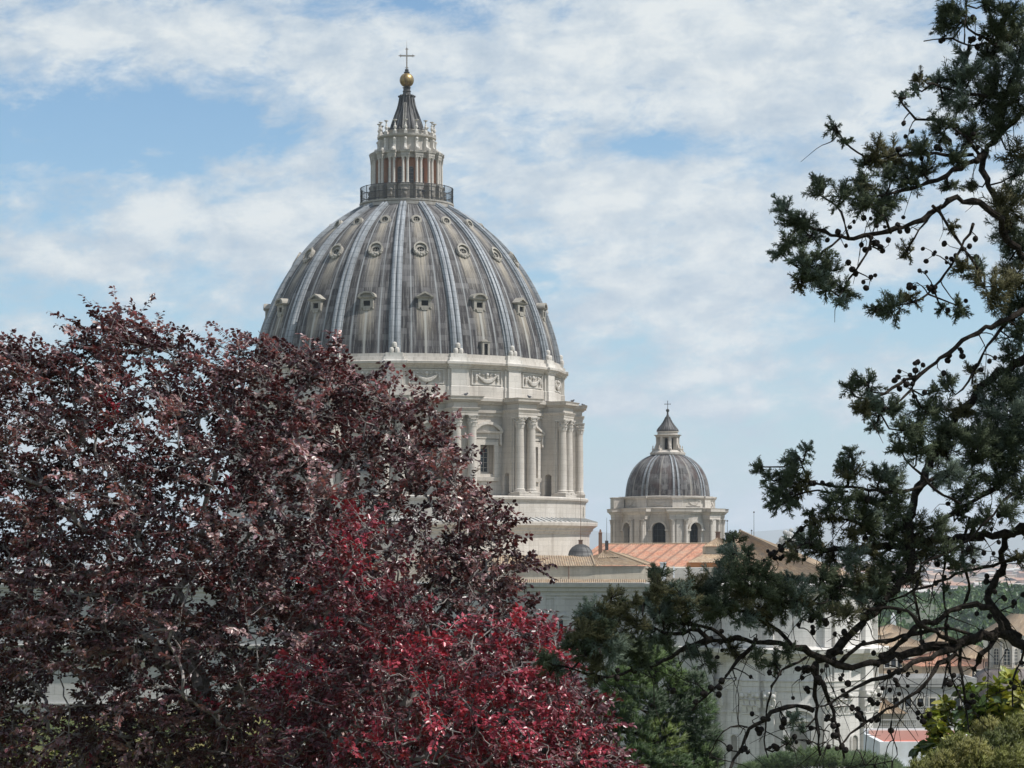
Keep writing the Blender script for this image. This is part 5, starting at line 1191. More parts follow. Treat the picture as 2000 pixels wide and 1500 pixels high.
# ------------------------------------------------------------------ the cypress reaching in from the right: limbs, twigs, foliage, cones
cy = empty('cypress_tree', (0, 0, 0), 0, 'dark cypress tree with grey green sprays and round cones reaching in from the right', 'tree')
YC = 10.2
limbs = [  # photo points of the limb from its thick end, thickness in photo pixels, distance at both ends
 ([(2110, 560), (2000, 504), (1963, 467), (1949, 420), (1925, 406), (1897, 383), (1874, 387), (1837, 401), (1804, 425), (1757, 448), (1701, 462), (1659, 467), (1627, 462), (1594, 448), (1560, 430), (1535, 410)], 9, 3, 10.2, 9.6),
 ([(1963, 467), (1975, 430), (1950, 400), (1921, 340), (1921, 299), (1953, 261), (1990, 224), (2040, 180)], 7, 5, 10.1, 10.3),
 ([(1921, 299), (1890, 320), (1860, 336), (1813, 359), (1762, 373), (1720, 385), (1680, 380)], 6, 2, 10.1, 9.8),
 ([(1921, 308), (1900, 285), (1879, 261), (1837, 229), (1795, 238), (1770, 215), (1755, 190)], 4, 2, 10.1, 10.0),
 ([(1900, 300), (1850, 305), (1800, 300), (1740, 305), (1690, 310), (1660, 290), (1640, 265), (1630, 245)], 4, 1.6, 10.1, 9.7),
 ([(1823, 401), (1837, 420), (1869, 467), (1902, 513), (1920, 540)], 3.5, 2, 9.9, 9.8),
 ([(1837, 401), (1810, 430), (1780, 470), (1765, 500)], 3, 1.5, 9.9, 9.8),
 ([(1902, 440), (1870, 500), (1830, 560), (1790, 590), (1745, 600), (1710, 600)], 3.5, 1.5, 10.0, 9.8),
 ([(1701, 462), (1700, 490), (1660, 540), (1640, 580)], 3, 1.5, 9.7, 9.6), ([(1659, 467), (1650, 430), (1640, 405), (1600, 380)], 3, 1.5, 9.6, 9.6),
 ([(1640, 466), (1610, 490), (1580, 520), (1560, 545)], 3, 1.5, 9.6, 9.5), ([(1740, 455), (1730, 420), (1700, 400)], 3, 1.5, 9.7, 9.7),
 ([(2110, 590), (2000, 605), (1965, 630), (1921, 640), (1875, 669), (1834, 702), (1797, 731), (1764, 747), (1726, 768), (1697, 780)], 7, 2.5, 10.3, 9.6),
 ([(1800, 730), (1770, 770), (1740, 800), (1700, 810)], 3, 1.5, 9.8, 9.7), ([(1965, 630), (1940, 660), (1920, 690), (1904, 723), (1880, 760)], 4, 2, 10.2, 10.0),
 ([(2110, 20), (1998, 93), (1985, 130), (1965, 180), (1953, 261)], 7, 5, 10.4, 10.2), ([(1985, 115), (1977, 108), (1947, 88), (1925, 78), (1899, 64), (1880, 40)], 4, 2, 10.3, 10.0),
 ([(1925, 82), (1910, 91), (1884, 90), (1875, 79), (1862, 73), (1844, 78), (1824, 76), (1805, 79)], 2.5, 1.2, 10.2, 9.9), ([(1890, -60), (1886, 0), (1887, 45), (1883, 84)], 3, 1.6, 10.0, 10.0), ([(1965, 180), (1920, 190), (1870, 180), (1820, 165)], 4, 2, 10.2, 10.0),
 ([(2110, 1030), (2000, 1037), (1937, 1047), (1867, 1053), (1790, 1060), (1710, 1066), (1648, 1074), (1600, 1072), (1560, 1068)], 12, 4, 10.5, 10.2),
 ([(2110, 860), (2000, 855), (1900, 900), (1830, 930), (1764, 966), (1706, 958), (1656, 950), (1610, 948), (1586, 946), (1550, 930)], 7, 2, 10.4, 9.9), ([(1656, 960), (1627, 960), (1578, 958), (1540, 975)], 3, 1.6, 10.0, 9.9), ([(1656, 950), (1655, 920), (1658, 890)], 3, 1.6, 9.95, 9.9), ([(1586, 946), (1565, 910), (1560, 890)], 3, 1.6, 9.9, 9.9),
 ([(1790, 1058), (1730, 1053), (1648, 1008), (1607, 1012), (1574, 1028), (1549, 1049), (1520, 1075)], 4.5, 2, 10.3, 10.0),
 ([(2110, 900), (1987, 888), (1978, 929), (1896, 983), (1838, 1016), (1772, 1053), (1720, 1085)], 6, 3, 10.4, 10.2), ([(1784, 913), (1834, 962), (1875, 983)], 2.5, 3, 9.8, 10.1), ([(2050, 920), (1978, 962), (1896, 1053), (1855, 1078), (1800, 1100)], 4, 2, 10.3, 10.0),
 ([(2110, 1330), (2000, 1264), (1965, 1240), (1937, 1236), (1895, 1250), (1846, 1264), (1790, 1271), (1751, 1282), (1713, 1296), (1671, 1303), (1636, 1296), (1601, 1288), (1580, 1275), (1545, 1261), (1510, 1254), (1457, 1250), (1405, 1250), (1366, 1254), (1328, 1271)], 13, 4, 10.4, 9.8),
 ([(1595, 1290), (1629, 1275), (1667, 1240), (1695, 1205), (1720, 1177), (1762, 1135), (1790, 1100), (1772, 1012), (1797, 950), (1830, 880), (1880, 800), (1930, 740), (2110, 640)], 9, 9, 10.1, 10.5),
 ([(1895, 1250), (1850, 1270), (1807, 1285), (1755, 1310), (1702, 1327), (1650, 1355), (1610, 1380)], 8, 2, 10.2, 9.9),
 ([(1590, 1290), (1590, 1345), (1597, 1401), (1599, 1450), (1602, 1475)], 6, 2.5, 10.0, 9.9), ([(1597, 1300), (1615, 1362), (1632, 1404), (1641, 1450), (1650, 1480)], 5, 2.2, 10.0, 9.9),
 ([(1592, 1390), (1559, 1382), (1527, 1380), (1489, 1404), (1464, 1422), (1447, 1460), (1426, 1499), (1410, 1530)], 5, 3, 9.95, 9.7), ([(1573, 1282), (1527, 1310), (1506, 1345), (1496, 1390), (1492, 1450), (1500, 1480)], 3.2, 1.4, 9.95, 9.8),
 ([(1870, 1262), (1825, 1310), (1783, 1362), (1720, 1394), (1678, 1418), (1640, 1460)], 5, 2, 10.2, 9.9),
 ([(1713, 1296), (1762, 1247), (1790, 1219), (1825, 1215), (1878, 1187), (1923, 1180), (1947, 1201), (1960, 1235)], 5, 6, 10.1, 10.3), ([(1636, 1200), (1692, 1187), (1755, 1187), (1783, 1201), (1793, 1219), (1842, 1240), (1874, 1254)], 3, 5, 9.9, 10.2),
 ([(2110, 1060), (1990, 1040), (1941, 1074), (1966, 1099), (1954, 1128), (1925, 1156), (1937, 1181), (1958, 1218), (1990, 1250)], 8, 8, 10.5, 10.4), ([(1950, 1236), (1923, 1271), (1898, 1306)], 7, 5, 10.3, 10.2),
 ([(1875, 1262), (1880, 1330), (1890, 1395), (1893, 1430)], 4, 2, 10.2, 10.1), ([(1850, 1272), (1862, 1330), (1880, 1370)], 3, 2, 10.2, 10.1), ([(1895, 1290), (1855, 1275), (1847, 1310), (1842, 1345)], 3, 2, 10.2, 10.0), ([(2000, 1270), (1985, 1300), (1975, 1345), (1978, 1380)], 3, 1.5, 10.3, 10.2),
 ([(1390, 1252), (1370, 1228), (1340, 1232), (1300, 1240), (1270, 1225), (1255, 1200)], 5, 2, 9.9, 9.6), ([(1420, 1250), (1404, 1235), (1390, 1226), (1360, 1226), (1330, 1200), (1300, 1180)], 4, 2, 9.9, 9.7),
 ([(1387, 1250), (1353, 1257), (1320, 1277), (1293, 1293), (1250, 1307), (1203, 1320), (1160, 1323), (1113, 1303), (1085, 1300)], 5, 2, 9.9, 9.4), ([(1120, 1305), (1147, 1277), (1160, 1257), (1180, 1220)], 2.6, 1.4, 9.4, 9.4),
 ([(1480, 1248), (1437, 1300), (1407, 1337), (1373, 1360), (1352, 1388)], 5, 1.6, 9.9, 9.6), ([(1545, 1258), (1500, 1215), (1450, 1195), (1400, 1180), (1360, 1165)], 4, 1.8, 9.9, 9.7), ([(1600, 1180), (1560, 1175), (1500, 1170), (1450, 1140), (1430, 1080)], 3.5, 1.8, 9.9, 9.7), ([(1555, 1070), (1575, 1060), (1600, 1066)], 2.5, 3, 9.9, 10.1), ([(1300, 1240), (1290, 1200), (1280, 1150)], 3, 1.5, 9.7, 9.6), ([(1250, 1215), (1210, 1200), (1195, 1175)], 2.5, 1.3, 9.6, 9.5),
 ([(1720, 1177), (1690, 1150), (1650, 1140), (1600, 1160), (1575, 1195), (1560, 1225)], 4, 2, 10.2, 10.0), ([(1990, 1090), (1900, 1110), (1850, 1130), (1800, 1150), (1720, 1180)], 4, 2, 10.4, 10.1),
 ([(1890, 1010), (1880, 1090), (1895, 1150), (1880, 1187)], 3, 3, 10.3, 10.3), ([(1846, 1090), (1840, 1150), (1850, 1200), (1846, 1260)], 2.5, 2.5, 10.3, 10.2), ([(1800, 1105), (1785, 1160), (1795, 1220), (1800, 1268)], 2.5, 3, 10.2, 10.1), ([(1640, 1296), (1680, 1262), (1735, 1250), (1800, 1235), (1850, 1225), (1900, 1240)], 5, 3, 10.0, 10.3), ([(1460, 1422), (1430, 1410), (1400, 1440), (1385, 1480)], 2, 1, 9.8, 9.7), ([(1750, 1378), (1735, 1430), (1760, 1475), (1740, 1490), (1690, 1494)], 2, 1, 10.0, 9.9),
]
b = MB(); LP = []                                                     # nodes along every limb, to hang twigs, sprays and cones on
for pp, t0, t1, y0, y1 in limbs:
    pp = np.array(pp, float); d_ = np.concatenate([[0], np.cumsum(np.hypot(*np.diff(pp, axis=0).T))]); n = max(6, int(d_[-1] / 16))
    tt = np.linspace(0, 1, n); sx = np.interp(tt * d_[-1], d_, pp[:, 0]); sy = np.interp(tt * d_[-1], d_, pp[:, 1])
    for _ in range(1): sx[1:-1] = (sx[:-2] + 2 * sx[1:-1] + sx[2:]) / 4; sy[1:-1] = (sy[:-2] + 2 * sy[1:-1] + sy[2:]) / 4
    Yv = y0 + (y1 - y0) * tt + .06 * np.sin(tt * 9 + y0 * 50); th_ = (t0 + (t1 - t0) * tt ** .8)
    line = [P(x, y, Y) + rng.normal(size=3) * .0012 * min(t_, 6) for x, y, Y, t_ in zip(sx, sy, Yv, th_)]
    rr_ = th_ * Yv / F * (1 + .16 * rng.normal(size=n).clip(-1.5, 1.5)); b.tube(line, rr_, 9 if t0 > 5 else 6)
    for q, r_ in zip(line, rr_): LP.append((*q, r_))
    if t0 > 5:                                                        # flaking bark and stubs
        for q, r_ in zip(line[::1], rr_[::1]):
            for _ in range(3): v = sphere(1)[0]; b.tube([q, q + v * r_ * rng.uniform(1.1, 1.7)], [r_ * .3, r_ * .05], 4)
LP = np.array(LP)
tx = P(2105, 900, 10.35)
tz = float(hgt(tx[0], tx[1]))
b.tube([(tx[0] + .12, tx[1] + .1, tz - .3), (tx[0] + .06, tx[1] + .05, tz + 1.2), (tx[0] + .02, tx[1], 50.0), (tx[0], tx[1], 51.3), (tx[0] - .02, tx[1], 53.2)], [.26, .2, .16, .12, .07], 14)
obj('branches', b, 'bark', cy)
clumps = [(1870,30,46),(1850,20,24),(1930,6,34),(1840,50,25),(1945,55,28),(1975,75,40),(1870,150,40),(1830,155,26),(1795,150,20),(1765,190,18),(1788,172,18),(1900,140,36),(1940,150,40),(1985,120,42),(1920,190,44),(1880,200,36),(1960,200,44),(1990,180,36),(1850,190,28),
(1626,248,22),(1650,272,16),(1710,292,36),(1742,308,40),(1690,320,22),(1790,290,26),(1840,250,34),(1800,332,36),(1860,310,34),(1900,260,42),(1950,245,44),(1992,300,40),(1770,345,34),
(1605,368,28),(1645,376,34),(1690,390,34),(1720,396,36),(1742,382,28),(1682,350,26),(1595,352,18),(1530,405,28),(1550,430,28),(1540,470,30),(1580,460,34),(1600,500,32),(1522,492,22),(1575,520,38),(1620,530,30),(1650,560,28),(1560,550,22),(1640,590,18),(1610,560,26),
(1770,490,22),(1740,597,34),(1718,602,26),(1775,582,22),(1862,440,18),(1960,400,46),(1990,380,36),(1970,440,42),(1992,470,36),(1905,530,30),(1880,520,26),(1940,560,46),(1982,540,44),(1988,592,44),(1975,622,28),(1842,602,16),(1870,597,26),(1992,650,36),
(1658,752,28),(1690,746,36),(1700,790,30),(1680,800,26),(1720,800,30),(1706,830,22),(1742,800,26),(1850,752,30),(1830,762,22),(1900,730,22),(1960,760,52),(1992,740,44),(1940,790,42),(1982,800,46),(1830,802,40),(1802,800,32),(1770,842,34),(1756,872,30),(1790,872,40),(1840,842,44),(1790,832,28),(1902,862,44),(1950,862,52),(1992,832,38),(1880,802,28),
(1482,912,20),(1497,932,18),(1552,890,26),(1540,920,36),(1526,950,38),(1512,982,26),(1560,950,34),(1542,985,24),(1576,875,18),(1660,880,22),(1652,920,30),(1672,925,30),(1640,908,18),(1726,930,30),(1745,950,36),(1710,922,18),(1690,970,36),(1650,976,38),(1620,982,26),(1720,1000,40),(1760,1000,26),(1682,1010,34),(1592,1020,22),(1740,930,26),(1700,1040,26),(1580,1002,18),
(1560,1060,30),(1582,1050,30),(1550,1080,22),(1600,1070,26),(1800,1060,44),(1760,1080,38),(1832,1030,34),(1850,1080,34),(1720,1110,38),(1682,1120,38),(1640,1130,34),(1780,1120,34),(1682,1170,34),(1720,1160,30),(1880,1000,24),(1900,1030,22),
(1432,1050,24),(1427,1085,34),(1440,1120,42),(1470,1110,34),(1402,1140,38),(1450,1160,42),(1490,1150,38),(1530,1150,42),(1560,1160,34),(1520,1190,34),(1570,1180,30),(1480,1190,34),(1420,1180,34),(1350,1140,34),(1370,1160,34),(1330,1160,34),(1380,1182,34),
(1280,1125,32),(1275,1150,32),(1300,1170,36),(1260,1172,26),(1290,1200,36),(1240,1172,18),(1310,1210,30),(1195,1165,22),(1212,1172,18),(1140,1200,26),(1160,1190,30),(1180,1200,36),(1130,1230,30),(1150,1240,40),(1200,1222,36),(1230,1220,34),(1190,1260,40),(1240,1260,34),(1270,1240,30),(1140,1270,30),(1220,1280,34),(1170,1290,34),(1065,1285,24),(1072,1300,26),(1092,1305,22),(1255,1290,22),(1300,1250,26),
(1350,1272,24),(1380,1290,24),(1510,1290,26),(1480,1282,22),(1540,1270,22),(1550,1400,20),(1568,1420,12),(1540,1450,18),(1430,1270,26),(1850,1150,14),(1460,1080,20),(1495,1120,30),(1545,1130,26),
(1600,1130,34),(1625,1165,36),(1600,1195,30),(1650,1195,34),(1700,1140,36),(1740,1130,36),(1660,1090,34),(1620,1090,26),(1700,1075,30),(1745,1040,34),(1785,1020,30),(1820,1070,34),(1870,1100,28),(1900,1075,26),(1930,1010,30),(1970,1000,34),(1990,960,38),(1940,940,40),(1890,950,40),(1850,920,40),(1900,900,40),(1960,900,44),(1990,1090,24),(1840,880,40),(1870,850,38),(1930,840,44),(1975,870,44),(1900,360,22),(1980,500,32),(1992,335,30),(1975,690,28),(1860,360,22),(1740,340,26),(1800,290,28),(1940,60,34),(1990,50,36),(1970,20,34),(1880,110,26),(1930,110,34),(1570,440,30),(1560,510,28),(1600,540,26),(1680,365,28),(1715,420,22),(1310,1150,26),(1345,1180,32),(1400,1200,26),(1450,1205,28),(1500,1210,26),(1340,1215,24),(1150,1215,32),(1210,1190,30),(1165,1230,36),(1110,1255,26),(1215,1255,32),(1180,1225,34),(1750,985,30),(1700,1010,32),(1660,1040,26),(1630,1010,26)]
NB = []; ND = []; NL = []; NR = []; NT_ = []; tw = MB()
for cx, cyy, cr in clumps:
    d2 = [(lx - 0) for lx in (0,)]; cc = P(cx, cyy, YC - .3)
    dd = np.hypot(LP[:, 0] / LP[:, 1] - cc[0] / cc[1], (LP[:, 2] - EYE) / LP[:, 1] - (cc[2] - EYE) / cc[1]); j = int(np.argmin(dd + rng.uniform(0, .004, len(dd)))); q = LP[j, :3]
    Y = q[1] + rng.uniform(-.16, .12); c = P(cx, cyy, Y); rad_ = cr * Y / F
    base = q if np.linalg.norm(c - q) < .22 else c + unit(q - c) * .2
    if np.linalg.norm(c - q) > .03:
        mid = (q + c) / 2 + np.array([0, 0, -.02]) + rng.normal(size=3) * .012; tw.tube([q, mid, c], [.0045, .0038, .003], 5)
    tone_pick = rng.random()  # random choice among three leaf tones
    tone0 = np.array((.082, .104, .058)) if tone_pick < .58 else (np.array((.140, .180, .135)) if tone_pick < .84 else np.array((.110, .105, .050)))
    outd = unit(unit(c - q) * .5 + np.array([-.15, 0, .45]))
    ns = int(6 + cr * .36)
    for s_ in range(ns):
        sd = unit(outd * .55 + sphere(1)[0]); st = c + sphere(1)[0] * rad_ * .25 - outd * rad_ * .3; l = rad_ * rng.uniform(.75, 1.25); tip = st + sd * l
        tw.tube([st, st + sd * l * .5 + rng.normal(size=3) * .004, tip], [.0022, .0017, .001], 3)
        m = int(19 + cr * .5); t = rng.uniform(.08, 1.0, m)[:, None]; bp = st + sd * l * t
        a = unit(np.cross(sd, rng.normal(size=3))); bvec = np.cross(sd, a); ang = rng.uniform(0, 2 * math.pi, m)[:, None]
        dv = unit(sd * .9 + (a * np.cos(ang) + bvec * np.sin(ang)) * .85 + rng.normal(size=(m, 3)) * .15); ln = l * rng.uniform(.28, .5, (m, 1)) * (1.15 - .6 * t)
        NB.append(bp); ND.append(dv); NL.append(ln[:, 0]); NR.append(np.full(m, .0017)); tn = tone0 * rng.uniform(.7, 1.35, (m, 1)); NT_.append(tn)
        for k in range(2):                                            # finer forks on every branchlet
            b2 = bp + dv * ln * rng.uniform(.35, .8, (m, 1)); d3 = unit(dv + rng.normal(size=(m, 3)) * .55); NB.append(b2); ND.append(d3); NL.append(ln[:, 0] * rng.uniform(.4, .7, m)); NR.append(np.full(m, .0015)); NT_.append(tn * 1.08)
for i in range(300):                                                  # unseen rest of the crown past the frame, added to shade the limbs
    y_ = rng.uniform(8.3, 11.8); z_ = rng.uniform(49.5, 56.2); x_ = rng.uniform(.217 * y_ + .28, 4.9)
    if z_ > 50 + .2337 * y_ + .45 and rng.random() < .5: x_ = rng.uniform(1.2, 3.2)
    c = np.array([x_, y_, z_]); m = 90; dv = sphere(m); dv[:, 2] += .4
    NB.append(c + sphere(m) * rng.uniform(.02, .22, (m, 1))); ND.append(unit(dv)); NL.append(rng.uniform(.07, .16, m)); NR.append(np.full(m, .007)); NT_.append(np.tile(np.array((.062, .085, .062)), (m, 1)) * rng.uniform(.7, 1.3, (m, 1)))
    if i % 3 == 0: tw.tube([(tx[0], tx[1], min(z_ - .2, 53.2)), (c + np.array([tx[0], tx[1], z_])) / 2 - (0, 0, .15), c], [.018, .012, .006], 5)
NB, ND, NL, NR, NT_ = map(np.concatenate, (NB, ND, NL, NR, NT_))
link('foliage', needle_mesh('foliage', NB, ND, NL, NR, np.clip(NT_, .004, 1)), M['scaleleaf'], cy)
# bare dead twigs, mostly in the lower right, and cone stalks
low = np.where((LP[:, 3] < .03))[0]; conespots = []
def px_of(q): return 1000 + q[0] / q[1] * F, HOR - (q[2] - EYE) / q[1] * F
for i in range(520):
    j = low[rng.integers(len(low))]; q = LP[j, :3]; x, y = px_of(q)
    if y < 1000 and rng.random() < .72: continue
    l = rng.uniform(.04, .17) * (1.25 if y > 1150 else .8); d = unit(np.array([rng.normal() * .8, rng.normal() * .6, -.2 + rng.normal() * .7])); cur = np.array([rng.normal() * .5, rng.normal() * .2, -.7 + rng.normal() * .5]); t = np.linspace(0, 1, 8)[:, None]
    line = q + d * l * t + cur * l * t ** 2 + np.array([rng.normal(), 0, rng.normal()]) * l * .10 * np.sin(t * 7); tw.tube(line, np.linspace(.0028, .0010, 8), 4)
    if rng.random() < .16: conespots.append((line[-1], None))
    if rng.random() < .5:
        s0 = line[3]; tw.tube([s0, s0 + unit(rng.normal(size=3) + (0, 0, -.4)) * l * .4], [.0014, .0007], 3)
# clusters of cones where the photo shows them: centre, spread, number
for x, y, s, n in ((1765,235,14,2),(1818,235,10,3),(1775,262,14,4),(1880,285,45,14),(1860,295,30,8),(1700,312,22,10),(1750,290,10,2),(1840,78,8,4),(1890,85,25,9),(1905,60,18,5),(1945,62,10,2),(1890,30,20,5),(1640,470,30,8),(1690,470,26,9),(1720,490,16,7),(1705,450,20,6),(1760,450,14,3),(1660,530,16,5),(1700,545,14,6),(1825,497,14,6),(1865,485,24,9),(1850,515,16,6),(1795,555,16,8),(1825,572,16,7),(1800,530,10,3),(1765,603,14,4),(1870,595,18,5),(1880,690,14,5),(1860,700,10,3),(1780,735,30,12),(1770,755,22,8),(1740,800,16,7),(1790,760,10,3),(1885,800,30,12),(1910,715,14,5),(1940,700,14,4),(1600,945,16,5),(1610,950,14,3),(1540,970,10,3),(1565,1030,14,6),(1520,1080,24,11),(1505,1095,16,7),(1690,1045,18,7),(1670,1050,14,5),(1880,1010,40,10),(1940,1030,30,7),(1900,1070,30,8),(1850,1110,24,7),(1950,1120,30,6),(1580,1215,14,5),(1600,1225,14,6),(1610,1210,10,3),(1535,1178,10,3),(1500,1180,8,2),(1410,1228,8,2),(1400,1250,10,3),(1375,1352,14,7),(1395,1350,12,5),(1412,1335,10,3),(1465,1322,8,2),(1640,1240,14,4),(1643,1252,10,3),(1505,1316,8,3),(1565,1320,12,5),(1573,1308,14,6),(1600,1330,16,7),(1570,1345,8,3),(1645,1325,14,5),(1620,1300,10,3),(1710,1290,14,6),(1720,1275,12,5),(1760,1312,14,4),(1770,1316,12,4),(1735,1330,12,4),(1725,1365,18,8),(1745,1360,12,4),(1690,1400,24,11),(1670,1395,14,5),(1650,1350,8,3),(1615,1408,12,5),(1638,1425,14,6),(1535,1403,8,3),(1495,1405,10,4),(1480,1425,14,6),(1420,1460,10,4),(1455,1468,10,4),(1465,1470,8,2),(1510,1460,12,5),(1530,1410,8,3),(1560,1445,12,5),(1570,1430,10,3),(1640,1455,14,6),(1800,1395,14,7),(1795,1405,10,4),(1850,1330,14,5),(1885,1370,18,8),(1900,1370,14,5),(1980,1340,14,6),(1985,1180,14,5),(1960,1165,14,5),(1990,1300,12,4),(1850,1340,10,3),(1785,1312,10,3),(1165,1330,14,4),(1240,1310,12,3),(1205,1318,12,3),(1300,1246,10,2)):
    cc = P(x, y, YC - .25); dd = np.hypot(LP[:, 0] / LP[:, 1] - cc[0] / cc[1], (LP[:, 2] - EYE) / LP[:, 1] - (cc[2] - EYE) / cc[1]); q = LP[int(np.argmin(dd)), :3]
    cq = P(x, y, q[1]); gap_ = np.linalg.norm(cq - q)
    if gap_ > .03: md = (q + cq) / 2 + np.array([rng.normal() * .3, 0, .25]) * gap_ * .5; tw.tube([q, q * .45 + md * .55, md * .55 + cq * .45, cq], [.0034, .003, .0026, .002], 4); q = cq
    for _ in range(max(1, int(n * .72))):
        Y = q[1] + rng.normal() * .025; conespots.append((P(x + rng.normal() * s * .75, y + rng.normal() * s * .6, Y), q))
cb = MB(); cb.ball((0, 0, 0), 1.0, 12, 8)
cv = np.array(cb.v); g_ = np.array(unit(np.random.default_rng(3).normal(size=(9, 3)))); gap = np.sort(np.max(cv @ g_.T, 1)); close = np.max(unit(cv) @ g_.T, 1); second = np.sort(unit(cv) @ g_.T, 1)[:, -2]
cv = cv * (1 + .16 * np.clip((close - second) * 3.2, 0, 1) - .10)[:, None]; cb.v = [tuple(v) for v in cv]
cone_me = cb.mesh('cone', True); cone_me.materials.append(M['cone']); rest = MB(); stalk = tw
for i, (q, br) in enumerate(conespots):
    r_ = .0118 * rng.uniform(.68, 1.22)
    if br is not None and np.linalg.norm(q - br) < .1: stalk.tube([br, (br + q) / 2 + rng.normal(size=3) * .009, q + np.array([0, 0, r_ * .8])], [.0022, .0016, .0014], 3)
    if i % max(1, len(conespots) // 100) == 0 and i // max(1, len(conespots) // 100) < 100:
        o = link('cone', cone_me, None, cy, q); o.scale = (r_, r_, r_ * rng.uniform(.95, 1.2)); o.rotation_euler = rng.uniform(0, 6, 3)
    else:
        X = Matrix.Translation(q) @ Matrix.Rotation(rng.uniform(0, 6), 4, 'X') @ Matrix.Rotation(rng.uniform(0, 6), 4, 'Z') @ Matrix.Diagonal((r_, r_, r_ * 1.08, 1)); rest.add(cb.v, cb.f, X)
o = obj('cones', rest, 'cone', cy, smooth=True); o['kind'] = 'stuff'
obj('twigs', tw, 'bark', cy)

# ------------------------------------------------------------------ green trees and shrubs below
def conifer(name, label, centres, radii, Y, needle, tufts, per, tone, trunk_px, spread=.5, rn=.006, flat=1.0, up=.3, droopy=0):
    t_ = empty(name, (0, 0, 0), 0, label, 'tree'); nb = []; nd = []; nl = []; nr = []; nt = []; br = MB()
    A = P(trunk_px[0], trunk_px[1], Y); z0 = float(hgt(A[0], Y)); br.tube([(A[0], Y, z0 - .3), (A[0], Y, (z0 + A[2]) / 2), (A[0], Y, A[2])], [.28, .2, .06], 10)
    for (x, y, dy), r0 in zip(centres, radii):
        c = P(x, y, Y + dy); rr_ = r0 * (Y + dy) / F; s = sphere(tufts); s[:, 2] = s[:, 2] * .8 + .2; s = unit(s); p = c + s * rr_ * rng.uniform(.55, 1.08, (tufts, 1)) * np.array([1, 1, flat])
        br.tube([(A[0], Y, min(A[2], c[2] - .3 * rr_)), (np.array([A[0], Y, c[2]]) + c) / 2 - (0, 0, .2 * rr_), c], [.05, .035, .015], 5)
        base_t = tone[rng.integers(len(tone))] if isinstance(tone, list) else tone
        for q, sv in zip(p, s):
            d0 = unit(sv + np.array([0, 0, up])); d = unit(d0 + rng.normal(size=(per, 3)) * spread); nb.append(q + rng.normal(size=(per, 3)) * needle * .15); nd.append(d); nl.append(needle * rng.uniform(.6, 1.2, per)); nr.append(np.full(per, rn)); nt.append(np.array(base_t) * rng.uniform(.75, 1.25) * rng.uniform(.8, 1.2, (per, 1)))
    nb, nd, nl, nr, nt = map(np.concatenate, (nb, nd, nl, nr, nt))
    link('foliage', needle_mesh('foliage', nb, nd, nl, nr, nt), M['greenleaf'], t_); obj('trunk', br, 'bark', t_); return t_
cen = [(1265, 1300, 0), (1225, 1340, -.3), (1300, 1335, .2), (1345, 1340, .3), (1250, 1385, -.5), (1310, 1390, 0), (1360, 1385, .2), (1200, 1400, -.4), (1230, 1440, -.6), (1285, 1450, -.4), (1335, 1440, .1), (1370, 1440, .2), (1200, 1480, -.6), (1255, 1500, -.7), (1310, 1505, -.4), (1365, 1490, .1), (1240, 1560, -.6), (1320, 1570, -.4), (1180, 1540, -.6), (1290, 1280, .3), (1190, 1350, .3), (1160, 1420, .3), (1385, 1480, .2), (1150, 1500, .2), (1375, 1530, .1)]
conifer('pine_tree', 'dense dark green pine with long needles between the red tree and white transept', cen, [38, 42, 44, 36, 46, 48, 36, 46, 48, 50, 44, 32, 50, 54, 52, 38, 60, 60, 60, 30, 44, 46, 24, 50, 36], 52, .17, 120, 18, [(.070, .120, .024), (.046, .088, .022), (.115, .160, .030), (.030, .058, .020)], (1280, 1330), spread=.36, rn=.010)
sp = []; sr = []
for i in range(46):
    x = rng.uniform(1445, 1765); e_ = 1 - ((x - 1605) / 170) ** 2; sp.append((x, 1530 - 52 * max(0, e_) ** .6 + rng.uniform(0, 10), rng.uniform(-2.5, 2.5))); sr.append(rng.uniform(22, 34))
conifer('stone_pine', 'flat topped green stone pine crown in front of the white transept', sp, sr, 150, .30, 110, 10, [(.060, .105, .026), (.045, .085, .024), (.075, .120, .030)], (1605, 1530), spread=.5, rn=.016, flat=.6, up=.7)
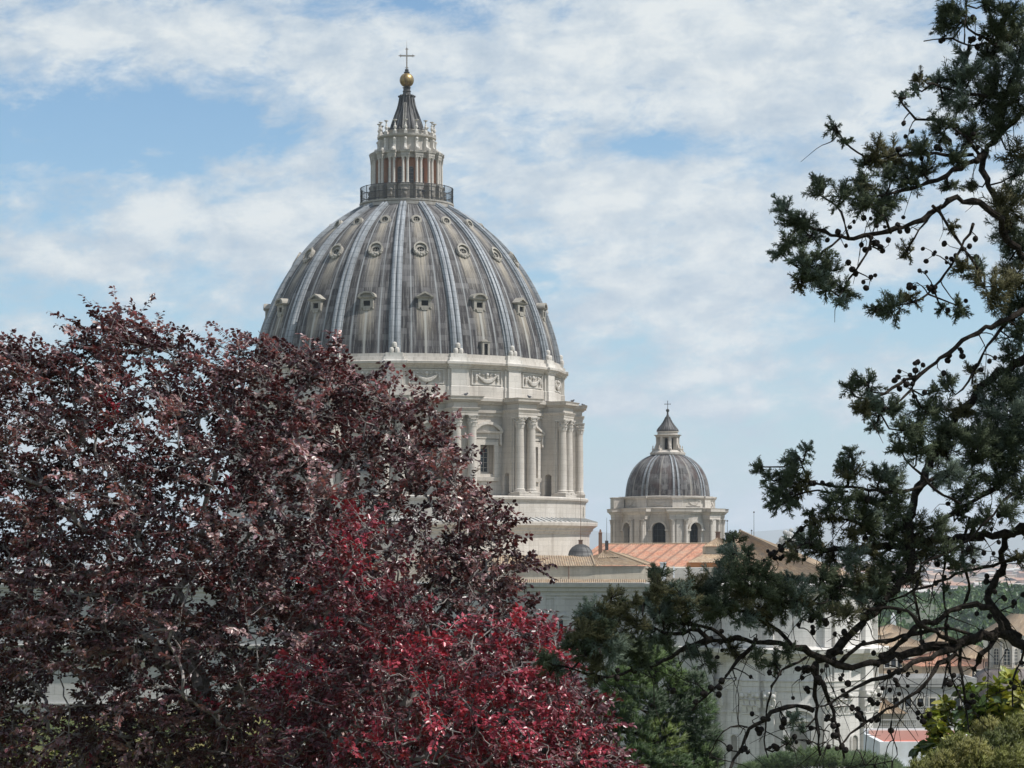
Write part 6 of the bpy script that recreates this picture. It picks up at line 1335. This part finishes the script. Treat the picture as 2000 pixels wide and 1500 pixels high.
# laurel bush with yellow-green leaves
YL = 17.0
lt = empty('laurel_bush', (0, 0, 0), 0, 'glossy yellow green laurel bush at the lower right under the cypress', 'bush')
out = [(1815, 1440), (1830, 1400), (1865, 1385), (1880, 1358), (1930, 1365), (1975, 1345), (2020, 1360), (2080, 1380), (2080, 1620), (1850, 1620), (1850, 1500), (1830, 1475)]
rz0 = float(hgt(P(1950, 1500, YL)[0], YL)); seeds = [np.array([P(1950, 1500, YL)[0], YL, rz0 - .3]), P(1950, 1620, YL), P(1955, 1520, YL), P(1900, 1450, YL), P(1985, 1430, YL)]
pts = sample_crown(out, YL, .5, 190, .07); nodes, par, path = grow(np.array(seeds), [-1, 0, 1, 2, 2], pts); rad, kids = pipe_radii(nodes, par, path, .003)
obj('branches', limb_mesh(nodes, par, rad, .1, 5, .05), 'bark', lt)
pal_l = lambda p: np.array([(.19, .21, .038), (.095, .13, .028), (.055, .085, .025), (.25, .25, .05)][rng.integers(4)])
broadleaf(lt, nodes, par, path, rad, P(1960, 1480, YL), (-.1, -.15, .25), 3, 10, .14, .082, pal_l, seed_n=len(seeds), leafm='greenleaf', barkm='bark')
# yellow green thuja in the corner
conifer('thuja_bush', 'feathery yellow green thuja filling the bottom right corner', [(1960, 1470, 0), (1900, 1490, -.2), (1990, 1440, .1), (1850, 1515, -.2), (1930, 1440, .3), (2010, 1500, -.1), (1800, 1520, -.1), (1870, 1470, .2), (1975, 1510, -.3), (1920, 1525, -.3), (2030, 1450, .1), (1830, 1500, 0)], [44, 44, 40, 44, 36, 50, 34, 34, 50, 50, 50, 32], 15, .035, 340, 9, [(.16, .17, .035), (.11, .13, .03), (.20, .19, .045)], (1950, 1480), spread=.6, rn=.0035)
# leafy green shrub beneath the beech, lower left
YS = 33.0
st_ = empty('green_shrub', (0, 0, 0), 0, 'olive green shrub growing under the purple beech at the lower left', 'bush')
out = [(-60, 1440), (60, 1420), (170, 1445), (300, 1430), (420, 1450), (560, 1440), (640, 1480), (640, 1640), (-60, 1640)]
rz0 = float(hgt(P(200, 1500, YS)[0], YS)); seeds = [np.array([P(200, 1500, YS)[0], YS, rz0 - .3]), P(200, 1640, YS), P(120, 1540, YS), P(330, 1540, YS)]
pts = sample_crown(out, YS, 1.0, 260, .16); nodes, par, path = grow(np.array(seeds), [-1, 0, 1, 1], pts); rad, kids = pipe_radii(nodes, par, path, .004)
obj('branches', limb_mesh(nodes, par, rad, .1, 5, .06), 'bark', st_)
pal_s = lambda p: np.array([(.10, .12, .03), (.07, .09, .028), (.14, .14, .04), (.05, .06, .025)][rng.integers(4)])
broadleaf(st_, nodes, par, path, rad, P(240, 1560, YS), (-.1, -.1, .2), 3, 14, .3, .085, pal_s, seed_n=len(seeds), leafm='greenleaf', barkm='bark')
